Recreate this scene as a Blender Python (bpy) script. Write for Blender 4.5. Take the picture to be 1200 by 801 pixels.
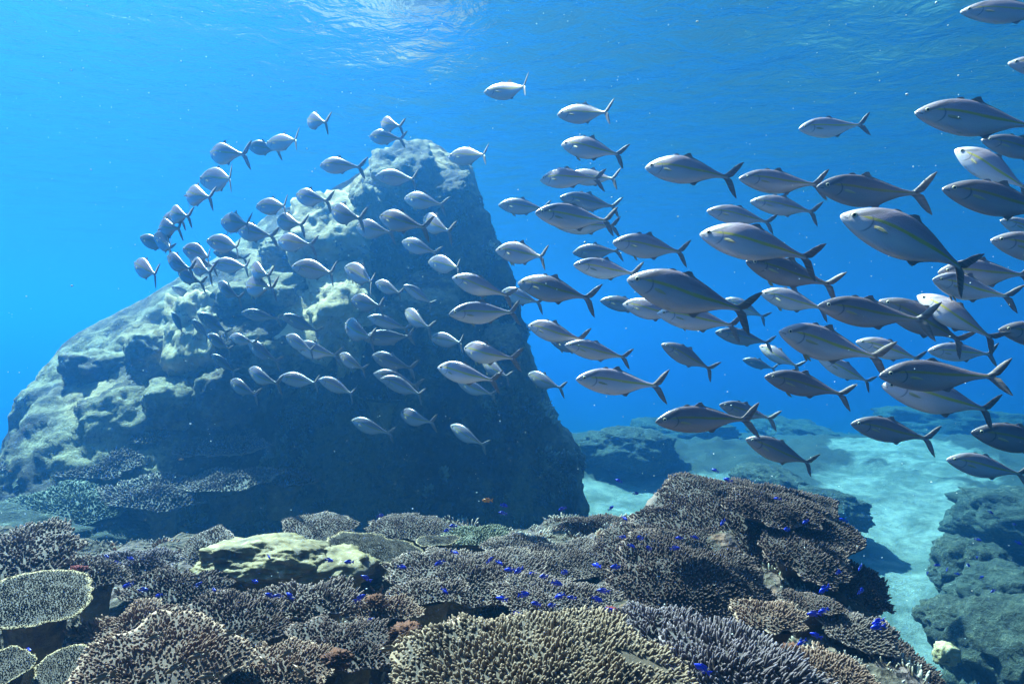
import bpy, bmesh, math, random
import numpy as np
from mathutils import Vector, Matrix, noise as mn

R = math.radians
F = 857.0                      # focal length in pixels of the 1200 px wide photograph
for o in list(bpy.data.objects): bpy.data.objects.remove(o)
S = bpy.context.scene
COL = S.collection

# ------------------------------------------------------------------ camera
cam_d = bpy.data.cameras.new('camera'); cam = bpy.data.objects.new('camera', cam_d); COL.objects.link(cam)
cam_d.sensor_width = 36; cam_d.lens = 36*F/1200; cam_d.clip_start = .05; cam_d.clip_end = 2000
cam.location = (0, 0, 0); cam.rotation_euler = (R(90), 0, 0)
S.camera = cam

# ------------------------------------------------------------------ sky, sun, exposure
SUN_EL, SUN_AZ = 55, -44       # elevation; azimuth from +Y (into the picture), negative to the left
W = bpy.data.worlds.new('World'); S.world = W; W.use_nodes = True
nt = W.node_tree; bg = nt.nodes['Background']
sky = nt.nodes.new('ShaderNodeTexSky'); sky.sky_type = 'NISHITA'; sky.sun_disc = False
sky.sun_elevation = R(SUN_EL); sky.sun_rotation = R(SUN_AZ)
nt.links.new(sky.outputs[0], bg.inputs[0]); bg.inputs[1].default_value = .05
sl = bpy.data.lights.new('sun', 'SUN'); sl.energy = 5; sl.angle = R(.6); sl.color = (1, .90, .78)
sun = bpy.data.objects.new('sun', sl); COL.objects.link(sun)
sv = Vector((math.sin(R(SUN_AZ))*math.cos(R(SUN_EL)), math.cos(R(SUN_AZ))*math.cos(R(SUN_EL)), math.sin(R(SUN_EL))))
sun.rotation_euler = sv.to_track_quat('Z', 'Y').to_euler()
sun.location = sv*40
vs = S.view_settings; vs.view_transform = 'Standard'; vs.look = 'None'; vs.gamma = 1; vs.exposure = 2.5
vs.use_curve_mapping = False
cy = S.cycles
cy.use_denoising = True; cy.max_bounces = 5; cy.diffuse_bounces = 2; cy.glossy_bounces = 2; cy.transmission_bounces = 2
cy.transparent_max_bounces = 10; cy.volume_bounces = 1; cy.caustics_reflective = False; cy.caustics_refractive = False
cy.use_adaptive_sampling = True; cy.adaptive_threshold = .02; cy.sample_clamp_indirect = 4

# ------------------------------------------------------------------ helpers
def at(px, py, Y):             # the place that the photograph shows at pixel px, py, Y metres away
    return Vector(((px-600)/F*Y, Y, (400.5-py)/F*Y))

def tag(o, label=None, cat=None, group=None, kind=None):
    if label: o['label'] = label
    if cat: o['category'] = cat
    if group: o['group'] = group
    if kind: o['kind'] = kind
    return o

def empty(name, loc=(0, 0, 0)):
    o = bpy.data.objects.new(name, None); o.empty_display_size = .05; o.location = loc; COL.objects.link(o); return o

def mesh_obj(name, verts, faces, mats, parent=None, smooth=True, attrs=None, midx=None):
    me = bpy.data.meshes.new(name)
    me.from_pydata([tuple(v) for v in verts] if not isinstance(verts, np.ndarray) else verts.tolist(), [], faces if isinstance(faces, list) else faces.tolist())
    for m in (mats if isinstance(mats, (list, tuple)) else [mats]): me.materials.append(m)
    if attrs:
        for k, v in attrs.items():
            a = me.attributes.new(k, 'FLOAT', 'POINT'); a.data.foreach_set('value', np.asarray(v, dtype=np.float32))
    if midx is not None: me.polygons.foreach_set('material_index', np.asarray(midx, dtype=np.int32))
    me.polygons.foreach_set('use_smooth', [smooth]*len(me.polygons))
    me.update()
    o = bpy.data.objects.new(name, me); COL.objects.link(o)
    if parent is not None: o.parent = parent
    return o

class NT:                      # small node writer
    def __init__(s, name):
        s.m = bpy.data.materials.new(name); s.m.use_nodes = True; s.t = s.m.node_tree
        s.b = s.t.nodes['Principled BSDF']; s.out = s.t.nodes['Material Output']
    def n(s, ty, **kw):
        x = s.t.nodes.new(ty)
        for k, v in kw.items():
            if k == 'ins':
                for a, b in v.items(): x.inputs[a].default_value = b
            else: setattr(x, k, v)
        return x
    def l(s, a, b): s.t.links.new(a, b)
    def noise(s, scale, detail=6, rough=.6, vec=None, dist=0):
        x = s.n('ShaderNodeTexNoise', ins={'Scale': scale, 'Detail': detail, 'Roughness': rough, 'Distortion': dist})
        if vec is not None: s.l(vec, x.inputs['Vector'])
        return x.outputs['Fac']
    def ramp(s, fac, stops, interp='LINEAR'):
        x = s.n('ShaderNodeValToRGB'); e = x.color_ramp; e.interpolation = interp
        while len(e.elements) < len(stops): e.elements.new(.5)
        for q, (p, c) in zip(e.elements, stops):
            q.position = p; q.color = (*c, 1) if not isinstance(c, (int, float)) else (c, c, c, 1)
        s.l(fac, x.inputs[0]); return x.outputs[0]
    def mix(s, f, a, b, mode='MIX'):
        x = s.n('ShaderNodeMix', data_type='RGBA', blend_type=mode)
        for v, i in ((f, 0), (a, 6), (b, 7)):
            if isinstance(v, (int, float)): x.inputs[i].default_value = v
            elif isinstance(v, tuple): x.inputs[i].default_value = (*v, 1)
            else: s.l(v, x.inputs[i])
        return x.outputs[2]
    def math(s, op, a, b=None, c=None):
        x = s.n('ShaderNodeMath', operation=op)
        for i, v in enumerate((a, b, c)):
            if v is None: continue
            if isinstance(v, (int, float)): x.inputs[i].default_value = v
            else: s.l(v, x.inputs[i])
        return x.outputs[0]
    def attr(s, name): return s.n('ShaderNodeAttribute', attribute_name=name).outputs['Fac']
    def pos(s): return s.n('ShaderNodeNewGeometry').outputs['Position']
    def bump(s, h, strength, dist):
        x = s.n('ShaderNodeBump', ins={'Strength': strength, 'Distance': dist}); s.l(h, x.inputs['Height'])
        s.l(x.outputs[0], s.b.inputs['Normal'])
    def set(s, **kw):
        for k, v in kw.items(): s.b.inputs[k.replace('_', ' ')].default_value = v
    def col(s, c): s.l(c, s.b.inputs['Base Color'])

def fbm(p, sc, octv=4, H=.9, seed=0.):
    return mn.fractal(Vector((p[0]*sc+seed, p[1]*sc+seed*.7, p[2]*sc-seed)), H, 2.1, octv)

def stubs(P, D, H, RR, tipv, sides=5):
    """many tapered branchlets as numpy arrays: base points, directions, heights, radii"""
    n = len(P)
    a = np.where(np.abs(D[:, 2:3]) > .9, np.array([[1., 0, 0]]), np.array([[0, 0, 1.]]))
    U = np.cross(D, a); U /= np.linalg.norm(U, axis=1, keepdims=True); Wv = np.cross(D, U)
    lv = [(-.15, 1.0), (.45, .88), (.85, .62), (1.0, .2)]
    ang = np.arange(sides)*2*math.pi/sides
    V = np.zeros((n, len(lv)*sides, 3)); T = np.zeros((n, len(lv)*sides))
    for q, (h, r) in enumerate(lv):
        for k, an in enumerate(ang):
            V[:, q*sides+k] = P+D*(H*h)[:, None]+(U*math.cos(an)+Wv*math.sin(an))*(RR*r)[:, None]
            T[:, q*sides+k] = max(0, h)*tipv
    Fc = []
    for q in range(len(lv)-1):
        for k in range(sides):
            k2 = (k+1) % sides; Fc.append((q*sides+k, q*sides+k2, (q+1)*sides+k2, (q+1)*sides+k))
    Fc = np.array(Fc)
    caps = np.array([[ (len(lv)-1)*sides+k for k in range(sides)]])
    off = (np.arange(n)*len(lv)*sides)
    F4 = (Fc[None]+off[:, None, None]).reshape(-1, 4).tolist()
    FC = (caps[None]+off[:, None, None]).reshape(-1, sides).tolist()
    return V.reshape(-1, 3), F4+FC, T.reshape(-1)

# ------------------------------------------------------------------ the water itself
HS = 4.9                       # height of the water surface above the camera
def water_material():
    m = NT('water_surface'); T = m.t; T.nodes.remove(m.b)
    nz = m.noise(1.9, 4, .6, m.pos(), .4)
    bp = m.n('ShaderNodeBump', ins={'Strength': .6, 'Distance': .14}); m.l(nz, bp.inputs['Height'])
    fr = m.n('ShaderNodeFresnel', ins={'IOR': 1.33}); m.l(bp.outputs[0], fr.inputs['Normal'])
    tr = m.n('ShaderNodeBsdfTransparent'); tr.inputs[0].default_value = (.92, .96, 1, 1)
    gl = m.n('ShaderNodeBsdfGlossy', ins={'Roughness': .2}); m.l(bp.outputs[0], gl.inputs['Normal'])
    mx = m.n('ShaderNodeMixShader'); m.l(fr.outputs[0], mx.inputs[0]); m.l(tr.outputs[0], mx.inputs[1]); m.l(gl.outputs[0], mx.inputs[2])
    m.l(mx.outputs[0], m.out.inputs['Surface']); return m.m

def build_water():
    nx, ny = 300, 330
    # denser near the camera
    ys = np.concatenate([-60+np.arange(30)*2.0, np.linspace(0, 45, ny-60), 45+np.cumsum(np.linspace(.3, 12, 30))])
    xs = np.sign(np.linspace(-1, 1, nx))*np.abs(np.linspace(-1, 1, nx))**2*150
    vs_, fs = [], []
    rnd = random.Random(4)
    comps = []
    for i in range(26):
        lam = .35*1.17**i if i < 17 else rnd.uniform(1, 5)
        a = rnd.gauss(.5, .75); k = 2*math.pi/lam
        comps.append((k*math.cos(a), k*math.sin(a), .0062*lam**.5, rnd.uniform(0, 6.28)))
    X, Yg = np.meshgrid(xs, ys)
    Z = np.zeros_like(X)
    fade = np.clip(1.4-np.hypot(X, Yg)/60, .0, 1)
    for kx, ky, A, ph in comps: Z += A*(1-np.abs(np.sin((kx*X+ky*Yg+ph)/2+.6*np.sin(ky*X*.37-kx*Yg*.31+ph*2))))*2
    Z = (Z-Z.mean())*fade+HS
    V = np.stack([X, Yg, Z], -1).reshape(-1, 3)
    n1, n2 = X.shape
    I = np.arange(n1*n2).reshape(n1, n2)
    Fc = np.stack([I[:-1, :-1], I[:-1, 1:], I[1:, 1:], I[1:, :-1]], -1).reshape(-1, 4)
    return tag(mesh_obj('water_surface', V, Fc, water_material()), kind='structure')
water = build_water()

def build_haze():
    x0, x1, y0, y1, z0, z1 = -140, 140, -50, 190, -9.5, HS+.9
    v = [(x, y, z) for z in (z0, z1) for y in (y0, y1) for x in (x0, x1)]
    f = [(0, 2, 3, 1), (4, 5, 7, 6), (0, 1, 5, 4), (2, 6, 7, 3), (0, 4, 6, 2), (1, 3, 7, 5)]
    m = NT('sea_water'); m.t.nodes.remove(m.b)
    p = m.n('ShaderNodeVolumePrincipled')
    p.inputs['Density'].default_value = .066
    p.inputs['Color'].default_value = (.026, .132, .335, 1)
    p.inputs['Absorption Color'].default_value = (.0, .47, .89, 1)
    p.inputs['Anisotropy'].default_value = .77
    m.l(p.outputs[0], m.out.inputs['Volume'])
    return tag(mesh_obj('haze', v, f, m.m, smooth=False), kind='stuff')
haze = build_haze()
# ------------------------------------------------------------------ silver jacks with a yellow stripe
def fish_materials():
    M = {}
    m = NT('jack_skin')
    u, v, n = m.attr('along'), m.attr('girth'), m.attr('rand')
    base = m.ramp(v, [(0, (.92, .76, .72)), (.30, (.86, .68, .67)), (.48, (.66, .49, .51)), (.60, (.42, .28, .32)), (.84, (.26, .16, .20)), (1, (.15, .09, .12))])
    # mottling and fine streaks of the scales along the flank
    tc = m.n('ShaderNodeTexCoord').outputs['Object']
    mp = m.n('ShaderNodeMapping'); mp.inputs['Scale'].default_value = (1.2, 1, 9); m.l(tc, mp.inputs[0])
    st = m.noise(5, 5, .65, mp.outputs[0])
    c = m.mix(m.math('MULTIPLY', st, .5), base, (.66, .56, .57))
    # pale pinkish snout and silver cheek
    head = m.ramp(u, [(0, 1), (.16, .55), (.24, 0)])
    c = m.mix(m.math('MULTIPLY', head, .55), c, (.72, .60, .56))
    # yellow stripe from the eye to the tail
    cen = m.math('ADD', m.math('MULTIPLY', u, -.10), .635)
    d = m.math('ABSOLUTE', m.math('SUBTRACT', v, cen))
    sw = m.ramp(u, [(.12, 0), (.2, .055), (.5, .05), (.8, .10), (.95, .13), (1, 0)])
    s = m.math('LESS_THAN', m.math('ADD', d, m.math('MULTIPLY', st, .02)), sw)
    sm = m.n('ShaderNodeMapRange', ins={1: 0.0, 2: .03, 3: 0, 4: 1}); m.l(m.math('SUBTRACT', sw, d), sm.inputs[0])
    c = m.mix(m.math('MULTIPLY', sm.outputs[0], .9), c, (.62, .47, .03))
    # dark band from the eye up to the nape
    k = m.math('ADD', m.math('MULTIPLY', u, 1.5), .47)
    d2 = m.math('ABSOLUTE', m.math('SUBTRACT', v, k))
    bnd = m.math('MULTIPLY', m.ramp(d2, [(0, 1), (.05, .8), (.11, 0)]), m.ramp(u, [(.06, 0), (.1, 1), (.25, .8), (.33, 0)]))
    c = m.mix(m.math('MULTIPLY', bnd, .8), c, (.10, .085, .06))
    # gill cover edge
    g = m.math('ADD', .245, m.math('MULTIPLY', m.math('POWER', m.math('SUBTRACT', v, .48), 2), -.55))
    d3 = m.math('ABSOLUTE', m.math('SUBTRACT', u, g))
    gl = m.math('MULTIPLY', m.ramp(d3, [(0, 1), (.009, .2), (.014, 0)]), m.ramp(v, [(.12, 0), (.25, 1), (.62, 1), (.75, 0)]))
    c = m.mix(m.math('MULTIPLY', gl, .75), c, (.13, .12, .13))
    # mouth line
    mo = m.math('MULTIPLY', m.math('LESS_THAN', m.math('ABSOLUTE', m.math('SUBTRACT', v, m.math('SUBTRACT', .46, m.math('MULTIPLY', u, 1.0)))), .035), m.math('LESS_THAN', u, .065))
    c = m.mix(m.math('MULTIPLY', mo, .75), c, (.09, .07, .07))
    oi = m.n('ShaderNodeObjectInfo').outputs['Random']
    c = m.mix(1.0, c, m.ramp(oi, [(0, .85), (.5, 1.0), (1, 1.12)]), 'MULTIPLY')
    c = m.mix(1.0, c, m.n('ShaderNodeObjectInfo').outputs['Color'], 'MULTIPLY')
    m.col(c); m.set(Roughness=.27, Metallic=.2, Specular_IOR_Level=.6)
    vo = m.n('ShaderNodeTexVoronoi', ins={'Scale': 110}); m.l(tc, vo.inputs['Vector'])
    m.bump(vo.outputs['Distance'], .25, .004)
    M['skin'] = m.m
    m = NT('jack_fin'); tc = m.n('ShaderNodeTexCoord').outputs['Object']
    mp = m.n('ShaderNodeMapping'); mp.inputs['Scale'].default_value = (1, 1, 16); m.l(tc, mp.inputs[0])
    r = m.noise(6, 3, .5, mp.outputs[0])
    m.col(m.ramp(r, [(.3, (.17, .13, .12)), (.7, (.34, .26, .22))])); m.set(Roughness=.45); m.bump(r, .3, .004)
    M['fin'] = m.m
    m = NT('jack_pale_fin'); m.set(Base_Color=(.46, .36, .17, 1), Roughness=.4); M['pale'] = m.m
    m = NT('jack_iris'); m.set(Base_Color=(.80, .66, .42, 1), Roughness=.2); M['iris'] = m.m
    m = NT('jack_pupil'); m.set(Base_Color=(.01, .01, .012, 1), Roughness=.08); M['pupil'] = m.m
    return M
FM = fish_materials()

TT = [0, .012, .04, .08, .13, .19, .26, .34, .42, .50, .58, .66, .74, .81, .87, .92, .955, .985]
TOP = [.004, .018, .043, .069, .096, .119, .139, .151, .153, .145, .127, .103, .076, .053, .034, .022, .020, .019]
BOT = [-.010, -.024, -.042, -.060, -.082, -.103, -.122, -.136, -.144, -.143, -.131, -.104, -.069, -.043, -.026, -.019, -.018, -.017]
WID = [.003, .012, .024, .037, .049, .058, .064, .067, .066, .062, .055, .046, .036, .026, .018, .014, .012, .006]

def bend_pt(x, y, z, b):       # x along the body, nose at +.5; the tail half swings sideways
    t = .5-x
    q = max(0., t-.30)
    ang = b*q*1.5
    return (x+b*b*q*q*.10, y+b*q*q*.52, z)

def dense(T, A, n):
    t = np.linspace(0, 1, n)**1.15*T[-1]
    return t, np.interp(t, T, A)

def smooth1(a, k=2):
    a = a.copy()
    for _ in range(k): a[1:-1] = (a[:-2]+2*a[1:-1]+a[2:])/4
    return a

def body_mesh(name, b, deep=1., fat=1., lod=0):
    n, k = (34, 22) if lod == 0 else (20, 14)
    t, tp = dense(TT, TOP, n); _, bt = dense(TT, BOT, n); _, wd = dense(TT, WID, n)
    tp, bt, wd = smooth1(tp), smooth1(bt), smooth1(wd)
    V, U, G = [], [], []
    for i in range(n):
        x = .5-t[i]; c = (tp[i]+bt[i])/2*deep; h = (tp[i]-bt[i])/2*deep
        for j in range(k):
            a = 2*math.pi*j/k
            ca, sa = math.cos(a), math.sin(a)
            yy = math.copysign(abs(sa)**.92, sa)*wd[i]*fat
            zz = c+math.copysign(abs(ca)**1.0, ca)*h
            yy *= 1-.18*(ca if ca > 0 else 0)
            V.append(bend_pt(x, yy, zz, b)); U.append(t[i]); G.append((zz/deep+.145)/.295 if False else .5+.5*ca)
    Fc = []
    for i in range(n-1):
        for j in range(k):
            Fc.append((i*k+j, i*k+(j+1) % k, (i+1)*k+(j+1) % k, (i+1)*k+j))
    Fc.append(tuple(range(k-1, -1, -1))); Fc.append(tuple((n-1)*k+j for j in range(k)))
    me = mesh_obj(name, V, Fc, FM['skin'], attrs={'along': U, 'girth': G, 'rand': [0]*len(V)})
    return me

def blade(name, outline, thick, mat, b, fn=None, root_thick=None):
    """a fin: an outline in the x-z plane with real thickness, thinner at its rim"""
    n = len(outline); cx = sum(p[0] for p in outline)/n; cz = sum(p[1] for p in outline)/n
    V, Fc = [], []
    for s in (1, -1):
        for (x, z) in outline: V.append([x, s*thick*.25, z])
        for (x, z) in outline: V.append([cx+(x-cx)*.55, s*thick, cz+(z-cz)*.55])
    for k in range(n):
        q = (k+1) % n
        Fc.append((k, q, n+q, n+k)); Fc.append((2*n+q, 2*n+k, 3*n+k, 3*n+q)); Fc.append((q, k, 2*n+k, 2*n+q))
    Fc.append(tuple(range(n, 2*n))); Fc.append(tuple(range(4*n-1, 3*n-1, -1)))
    if fn: V = [fn(*v) for v in V]
    V = [bend_pt(x, y, z, b) for x, y, z in V]
    return mesh_obj(name, V, Fc, mat, smooth=False)

def interp_top(t): return float(np.interp(t, TT, TOP))
def interp_bot(t): return float(np.interp(t, TT, BOT))

def strip_fin(name, t0, t1, hfun, side, mat, b, deep):
    """a long low fin standing on the back (side 1) or under the belly (side -1)"""
    n = 16; V, Fc = [], []
    for i in range(n+1):
        t = t0+(t1-t0)*i/n; x = .5-t
        zb = (interp_top(t)-.006 if side > 0 else interp_bot(t)+.006)*deep
        h = hfun(i/n)
        for (dz, th, dx) in ((0, .0045, 0), (h, .0012, -h*.7)):
            for s in (1, -1): V.append(bend_pt(x+dx, s*th, zb+side*dz, b))
    for i in range(n):
        a = i*4; c = a+4
        Fc += [(a, c, c+2, a+2), (c+1, a+1, a+3, c+3), (a+2, c+2, c+3, a+3)]
    Fc += [(0, 2, 3, 1), (n*4, n*4+1, n*4+3, n*4+2)]
    return mesh_obj(name, V, Fc, mat, smooth=False)

CAUDAL = [(-.435, .016), (-.47, .030), (-.505, .060), (-.545, .110), (-.585, .158), (-.612, .178), (-.606, .150), (-.585, .105), (-.560, .060), (-.540, .022), (-.532, 0),
          (-.540, -.024), (-.562, -.066), (-.588, -.112), (-.612, -.158), (-.620, -.186), (-.592, -.166), (-.550, -.116), (-.508, -.064), (-.47, -.030), (-.435, -.014)]

def caudal(b, spread):
    fn = lambda x, y, z: (x, y, z*spread)
    # two lobes built as a strip from root to rim so the fork stays open
    lead_u = [(-.43, .016), (-.462, .036), (-.490, .068), (-.528, .118), (-.572, .162), (-.616, .190)]
    trail_u = [(-.43, 0), (-.50, 0.0), (-.536, .018), (-.562, .060), (-.594, .118), (-.622, .187)]
    V, Fc = [], []
    for sgn, lk in ((1, 1), (-1, 1.04)):
        base = len(V)
        for (lx, lz), (tx, tz) in zip(lead_u, trail_u):
            for q, th in ((0, .0045), (.4, .004), (1, .0012)):
                x = lx+(tx-lx)*q; z = (lz+(tz-lz)*q)*sgn*lk
                for s in (1, -1): V.append(bend_pt(x, s*th*(1 if abs(z) < .12 else .5), z*spread, b))
        for i in range(5):
            for q in range(2):
                a = base+i*6+q*2; c = a+6
                f1, f2 = (a, a+2, c+2, c), (a+1, c+1, c+3, a+3)
                Fc += [f1, f2]
            a = base+i*6; c = a+6
            Fc += [(a, c, c+1, a+1), (a+4, a+5, c+5, c+4)]
    return mesh_obj('tail_fin', V, Fc, FM['fin'], smooth=True)

def eye(side, b, deep):
    V, Fc, mi = [], [], []
    r = .0215; n = 14; x0 = .5-.098; z0 = .022*deep; y0 = .040
    rings = [(1.0, -.35), (1.0, .12), (.85, .30), (.58, .42), (.54, .44), (.25, .50)]
    for rr, yy in rings:
        for j in range(n):
            a = 2*math.pi*j/n
            V.append(bend_pt(x0+math.cos(a)*r*rr+.002, side*(y0+yy*r*.8), z0+math.sin(a)*r*rr, b))
    V.append(bend_pt(x0+.002, side*(y0+.52*r*.8), z0, b))
    for i in range(len(rings)-1):
        for j in range(n):
            q = (j+1) % n
            Fc.append((i*n+j, i*n+q, (i+1)*n+q, (i+1)*n+j)); mi.append(1 if i >= 3 or i == 0 else 0)
    last = (len(rings)-1)*n
    for j in range(n): Fc.append((last+j, last+(j+1) % n, len(V)-1)); mi.append(1)
    return mesh_obj('eye', V, Fc, [FM['iris'], FM['pupil']], midx=mi)

def pectoral(side, b, deep, flare):
    out = [(.235, .006), (.20, .013), (.165, .011), (.13, .002), (.115, -.008), (.15, -.014), (.19, -.016), (.23, -.012)]
    def fn(x, y, z):
        q = (.235-x)
        return (x, side*(.064+q*flare)+y, z-.012*1-q*.15)
    return blade('pectoral_fin', out, .003, FM['pale'], b, fn)

def pelvic(side, b, deep, drop):
    out = [(.19, 0), (.17, 0), (.13, -.030), (.10, -.065), (.105, -.075), (.13, -.066), (.165, -.035)]
    def fn(x, y, z):
        q = -z
        return (x-(1-drop)*q*.6, side*(.016+q*.25)+y, -.118*deep+z*(.25+.75*drop)+.008)
    return blade('pelvic_fin', out, .003, FM['pale'], b, fn)

def make_jack(b, deep, fat, spread, drop, flare, dors):
    """prototype: nose at x=+.5, fork of the tail near x=-.53; one unit long"""
    r = empty('jack_fish')
    body = body_mesh('body', b, deep, fat); body.parent = r
    parts = [body]
    sd = lambda q: dors*(.014+.040*math.exp(-((q-.10)/.10)**2))*(1-q)**.35*min(1, q*14)
    parts.append(strip_fin('dorsal_fin', .44, .885, sd, 1, FM['fin'], b, deep))
    parts.append(strip_fin('front_dorsal_fin', .31, .43, lambda q: dors*.030*math.sin(math.pi*min(1, q*1.2+.02))*(1-q*.6) if q < .83 else .002, 1, FM['fin'], b, deep))
    sa = lambda q: (.010+.028*math.exp(-((q-.12)/.11)**2))*(1-q)**.35*min(1, q*14)
    parts.append(strip_fin('anal_fin', .58, .885, sa, -1, FM['fin'], b, deep))
    parts.append(caudal(b, spread))
    for s in (1, -1):
        parts.append(eye(s, b, deep)); parts.append(pectoral(s, b, deep, flare)); parts.append(pelvic(s, b, deep, drop))
    for p in parts: p.parent = r
    return r

PROTOS = {}
_r = random.Random(5)
for key, b in (('L', 1.0), ('l', .45), ('0', 0.), ('r', -.45), ('R', -1.0)):
    PROTOS[key] = [make_jack(b, 1.10, 1, 1.08, .15, .12, 1.0), make_jack(b*.9+.05, 1.16, 1.05, 1.0, 1.0, .55, 1.1), make_jack(b*1.1, 1.12, .95, .95, .0, .2, .7)]
used_proto = set()

def copy_thing(src, full=True):
    r = src.copy(); COL.objects.link(r)
    for ch in src.children:
        if not full and ch.name.split('.')[0] in ('pelvic_fin', 'front_dorsal_fin'): continue
        c = ch.copy(); COL.objects.link(c); c.parent = r
    return r

HB = .32                      # body height over length, nose to fork
def place_jack(nx, ny, tx, ty, h, label, bend='0', away=1, Lr=None, var=None, roll=0):
    """nose and tail fork as the photograph shows them, h the height of the body there;
    away=1: the tail is nearer the viewer than the nose (the fish swims away)"""
    i = place_jack.i; place_jack.i += 1
    rnd = random.Random(i*7+1)
    Lpx = math.hypot(tx-nx, ty-ny)
    side = h/HB
    cosy = max(.55, min(1., 1.12*Lpx/side))
    if cosy > .93: cosy = math.cos(R(rnd.uniform(4, 18)))
    L = Lr or (rnd.uniform(.55, .63) if h < 23.5 else rnd.uniform(.44, .52))
    if h < 23.5:
        bend = {'R': 'r', 'L': 'l'}.get(bend, bend); L = min(L, 9.2*Lpx/(F*cosy))
    Y = F*L*cosy/Lpx
    dy = math.sqrt(1-cosy*cosy)*L
    # solve so that the true length comes out as L
    for _ in range(3):
        n = at(nx, ny, Y+away*dy/2); t = at(tx, ty, Y-away*dy/2)
        Y *= L/(n-t).length
    n = at(nx, ny, Y+away*dy/2); t = at(tx, ty, Y-away*dy/2)
    bv = {'L': 1., 'l': .45, '0': 0., 'r': -.45, 'R': -1.}[bend]
    tl = Vector(bend_pt(-.53, 0, 0, bv)); ch = Vector((.5, 0, 0))-tl
    ax = (n-t); Lt = ax.length; ax.normalize()
    up = Vector((0, 0, 1)); lat = up.cross(ax).normalized(); up = ax.cross(lat)
    rl = R(roll+rnd.uniform(-5, 5)); lat, up = lat*math.cos(rl)+up*math.sin(rl), up*math.cos(rl)-lat*math.sin(rl)
    s = Lt/ch.length
    ga = math.atan2(ch.y, ch.x)                      # the bent fish is aimed by its chord
    ax, lat = ax*math.cos(ga)-lat*math.sin(ga), ax*math.sin(ga)+lat*math.cos(ga)
    M = Matrix((( ax.x, lat.x, up.x), (ax.y, lat.y, up.y), (ax.z, lat.z, up.z))).to_4x4()
    k = var if var is not None else rnd.choice([0, 0, 1, 2, 2])
    src = PROTOS[bend][k]
    if id(src) in used_proto or True:
        o = copy_thing(src, h >= 17)
    mid = n-ax*.5*s
    o.matrix_world = Matrix.Translation(mid) @ M @ Matrix.Diagonal((s, s*rnd.uniform(.92, 1.06), s*rnd.uniform(.93, 1.06), 1))
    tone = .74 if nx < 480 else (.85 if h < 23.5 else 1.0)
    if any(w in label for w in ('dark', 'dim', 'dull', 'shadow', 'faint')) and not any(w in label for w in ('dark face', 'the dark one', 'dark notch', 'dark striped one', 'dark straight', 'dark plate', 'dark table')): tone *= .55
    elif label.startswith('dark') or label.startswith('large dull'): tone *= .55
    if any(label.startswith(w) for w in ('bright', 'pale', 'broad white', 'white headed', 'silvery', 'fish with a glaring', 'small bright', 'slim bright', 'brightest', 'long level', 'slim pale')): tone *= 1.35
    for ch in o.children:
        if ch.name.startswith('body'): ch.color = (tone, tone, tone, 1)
    tag(o, label, 'fish', 'school of silver striped jacks')
    return o
place_jack.i = 0
# ------------------------------------------------------------------ ground: the sandy bottom and the reef ledge in front
def smooth(a, b, x):
    t = max(0., min(1., (x-a)/(b-a))); return t*t*(3-2*t)

def seabed_h(x, y):
    z = -4.7+max(0, min(y, 21)-9.5)*.155
    if y > 21: z -= (y-21)*.12
    z -= .10*max(0, -x-4)*(.5 if x > -14 else .8)
    z += .22*fbm((x, y, 0), .22, 4, .8, 3.)+.05*fbm((x, y, 0), 1.3, 3, .8, 9.)
    z += (1-sandy(x, y))*(.30*abs(fbm((x, y, 0), .9, 5, .75, 31.))+.16*abs(fbm((x, y, 0), 2.6, 3, .8, 12.)))
    return max(z, -9.0+.3*fbm((x, y, 1), .3))

def bed_h(x, y):
    z = -1.33
    z += .24*math.exp(-(((x-1.12)/.75)**2+((y-4.35)/.75)**2))        # mound under the big dark coral
    z += .10*math.exp(-(((x+1.25)/.6)**2+((y-3.9)/.5)**2))
    z -= .16*math.exp(-(((x+1.3)/.5)**2+((y-2.5)/.35)**2))           # dark hollow near the left plates
    z -= .12*math.exp(-(((x+.25)/.45)**2+((y-2.75)/.25)**2))
    ex = 5.15+.25*math.sin(x*1.3+1)+.2*fbm((x, 0, 2), .8)            # far edge of the ledge
    z -= 4.2*smooth(ex, ex+1.7, y)+.35*max(0, y-ex)
    rx = 1.42+.16*(y-2.4)+.12*fbm((0, y, 4), 1.2)                    # right edge
    z -= 3.6*smooth(rx, rx+2.6, x)+.25*max(0, x-rx)
    z += .085*fbm((x, y, 0), 1.7, 4, .75, 1.)+.030*fbm((x, y, 0), 6., 4, .6, 5.)+.012*mn.noise(Vector((x*26, y*26, 0)))
    return z

CHAN = [(10.7, 20., 1.7), (8.9, 17., 1.5), (7.4, 14.5, 1.15), (6.5, 12.5, .95), (5.9, 11., .75), (5.4, 9.5, .6), (2.2, 16.5, 1.1), (1.8, 13.6, .7), (5.1, 17.5, .6), (3.2, 18.5, .8)]
def sandy(x, y):               # the sand lies in channels between the reef patches
    d = min(math.hypot(x-a, (y-b)*.75)/r for a, b, r in CHAN)
    d += .45*fbm((x, y, 0), .8, 4, .7, 21.)+.15*mn.noise(Vector((x*3, y*3, 5)))
    return max(0, min(1, (1.25-d)/.35))

def sheet(name, xs, ys, fn, mat, kind='structure'):
    V = [(x, y, fn(x, y)) for y in ys for x in xs]
    n = len(xs); Fc = [(j*n+i, j*n+i+1, (j+1)*n+i+1, (j+1)*n+i) for j in range(len(ys)-1) for i in range(n-1)]
    at_ = {'sandy': [sandy(v[0], v[1]) for v in V]} if name == 'seabed' else None
    return tag(mesh_obj(name, V, Fc, mat, attrs=at_), kind=kind)

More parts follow.
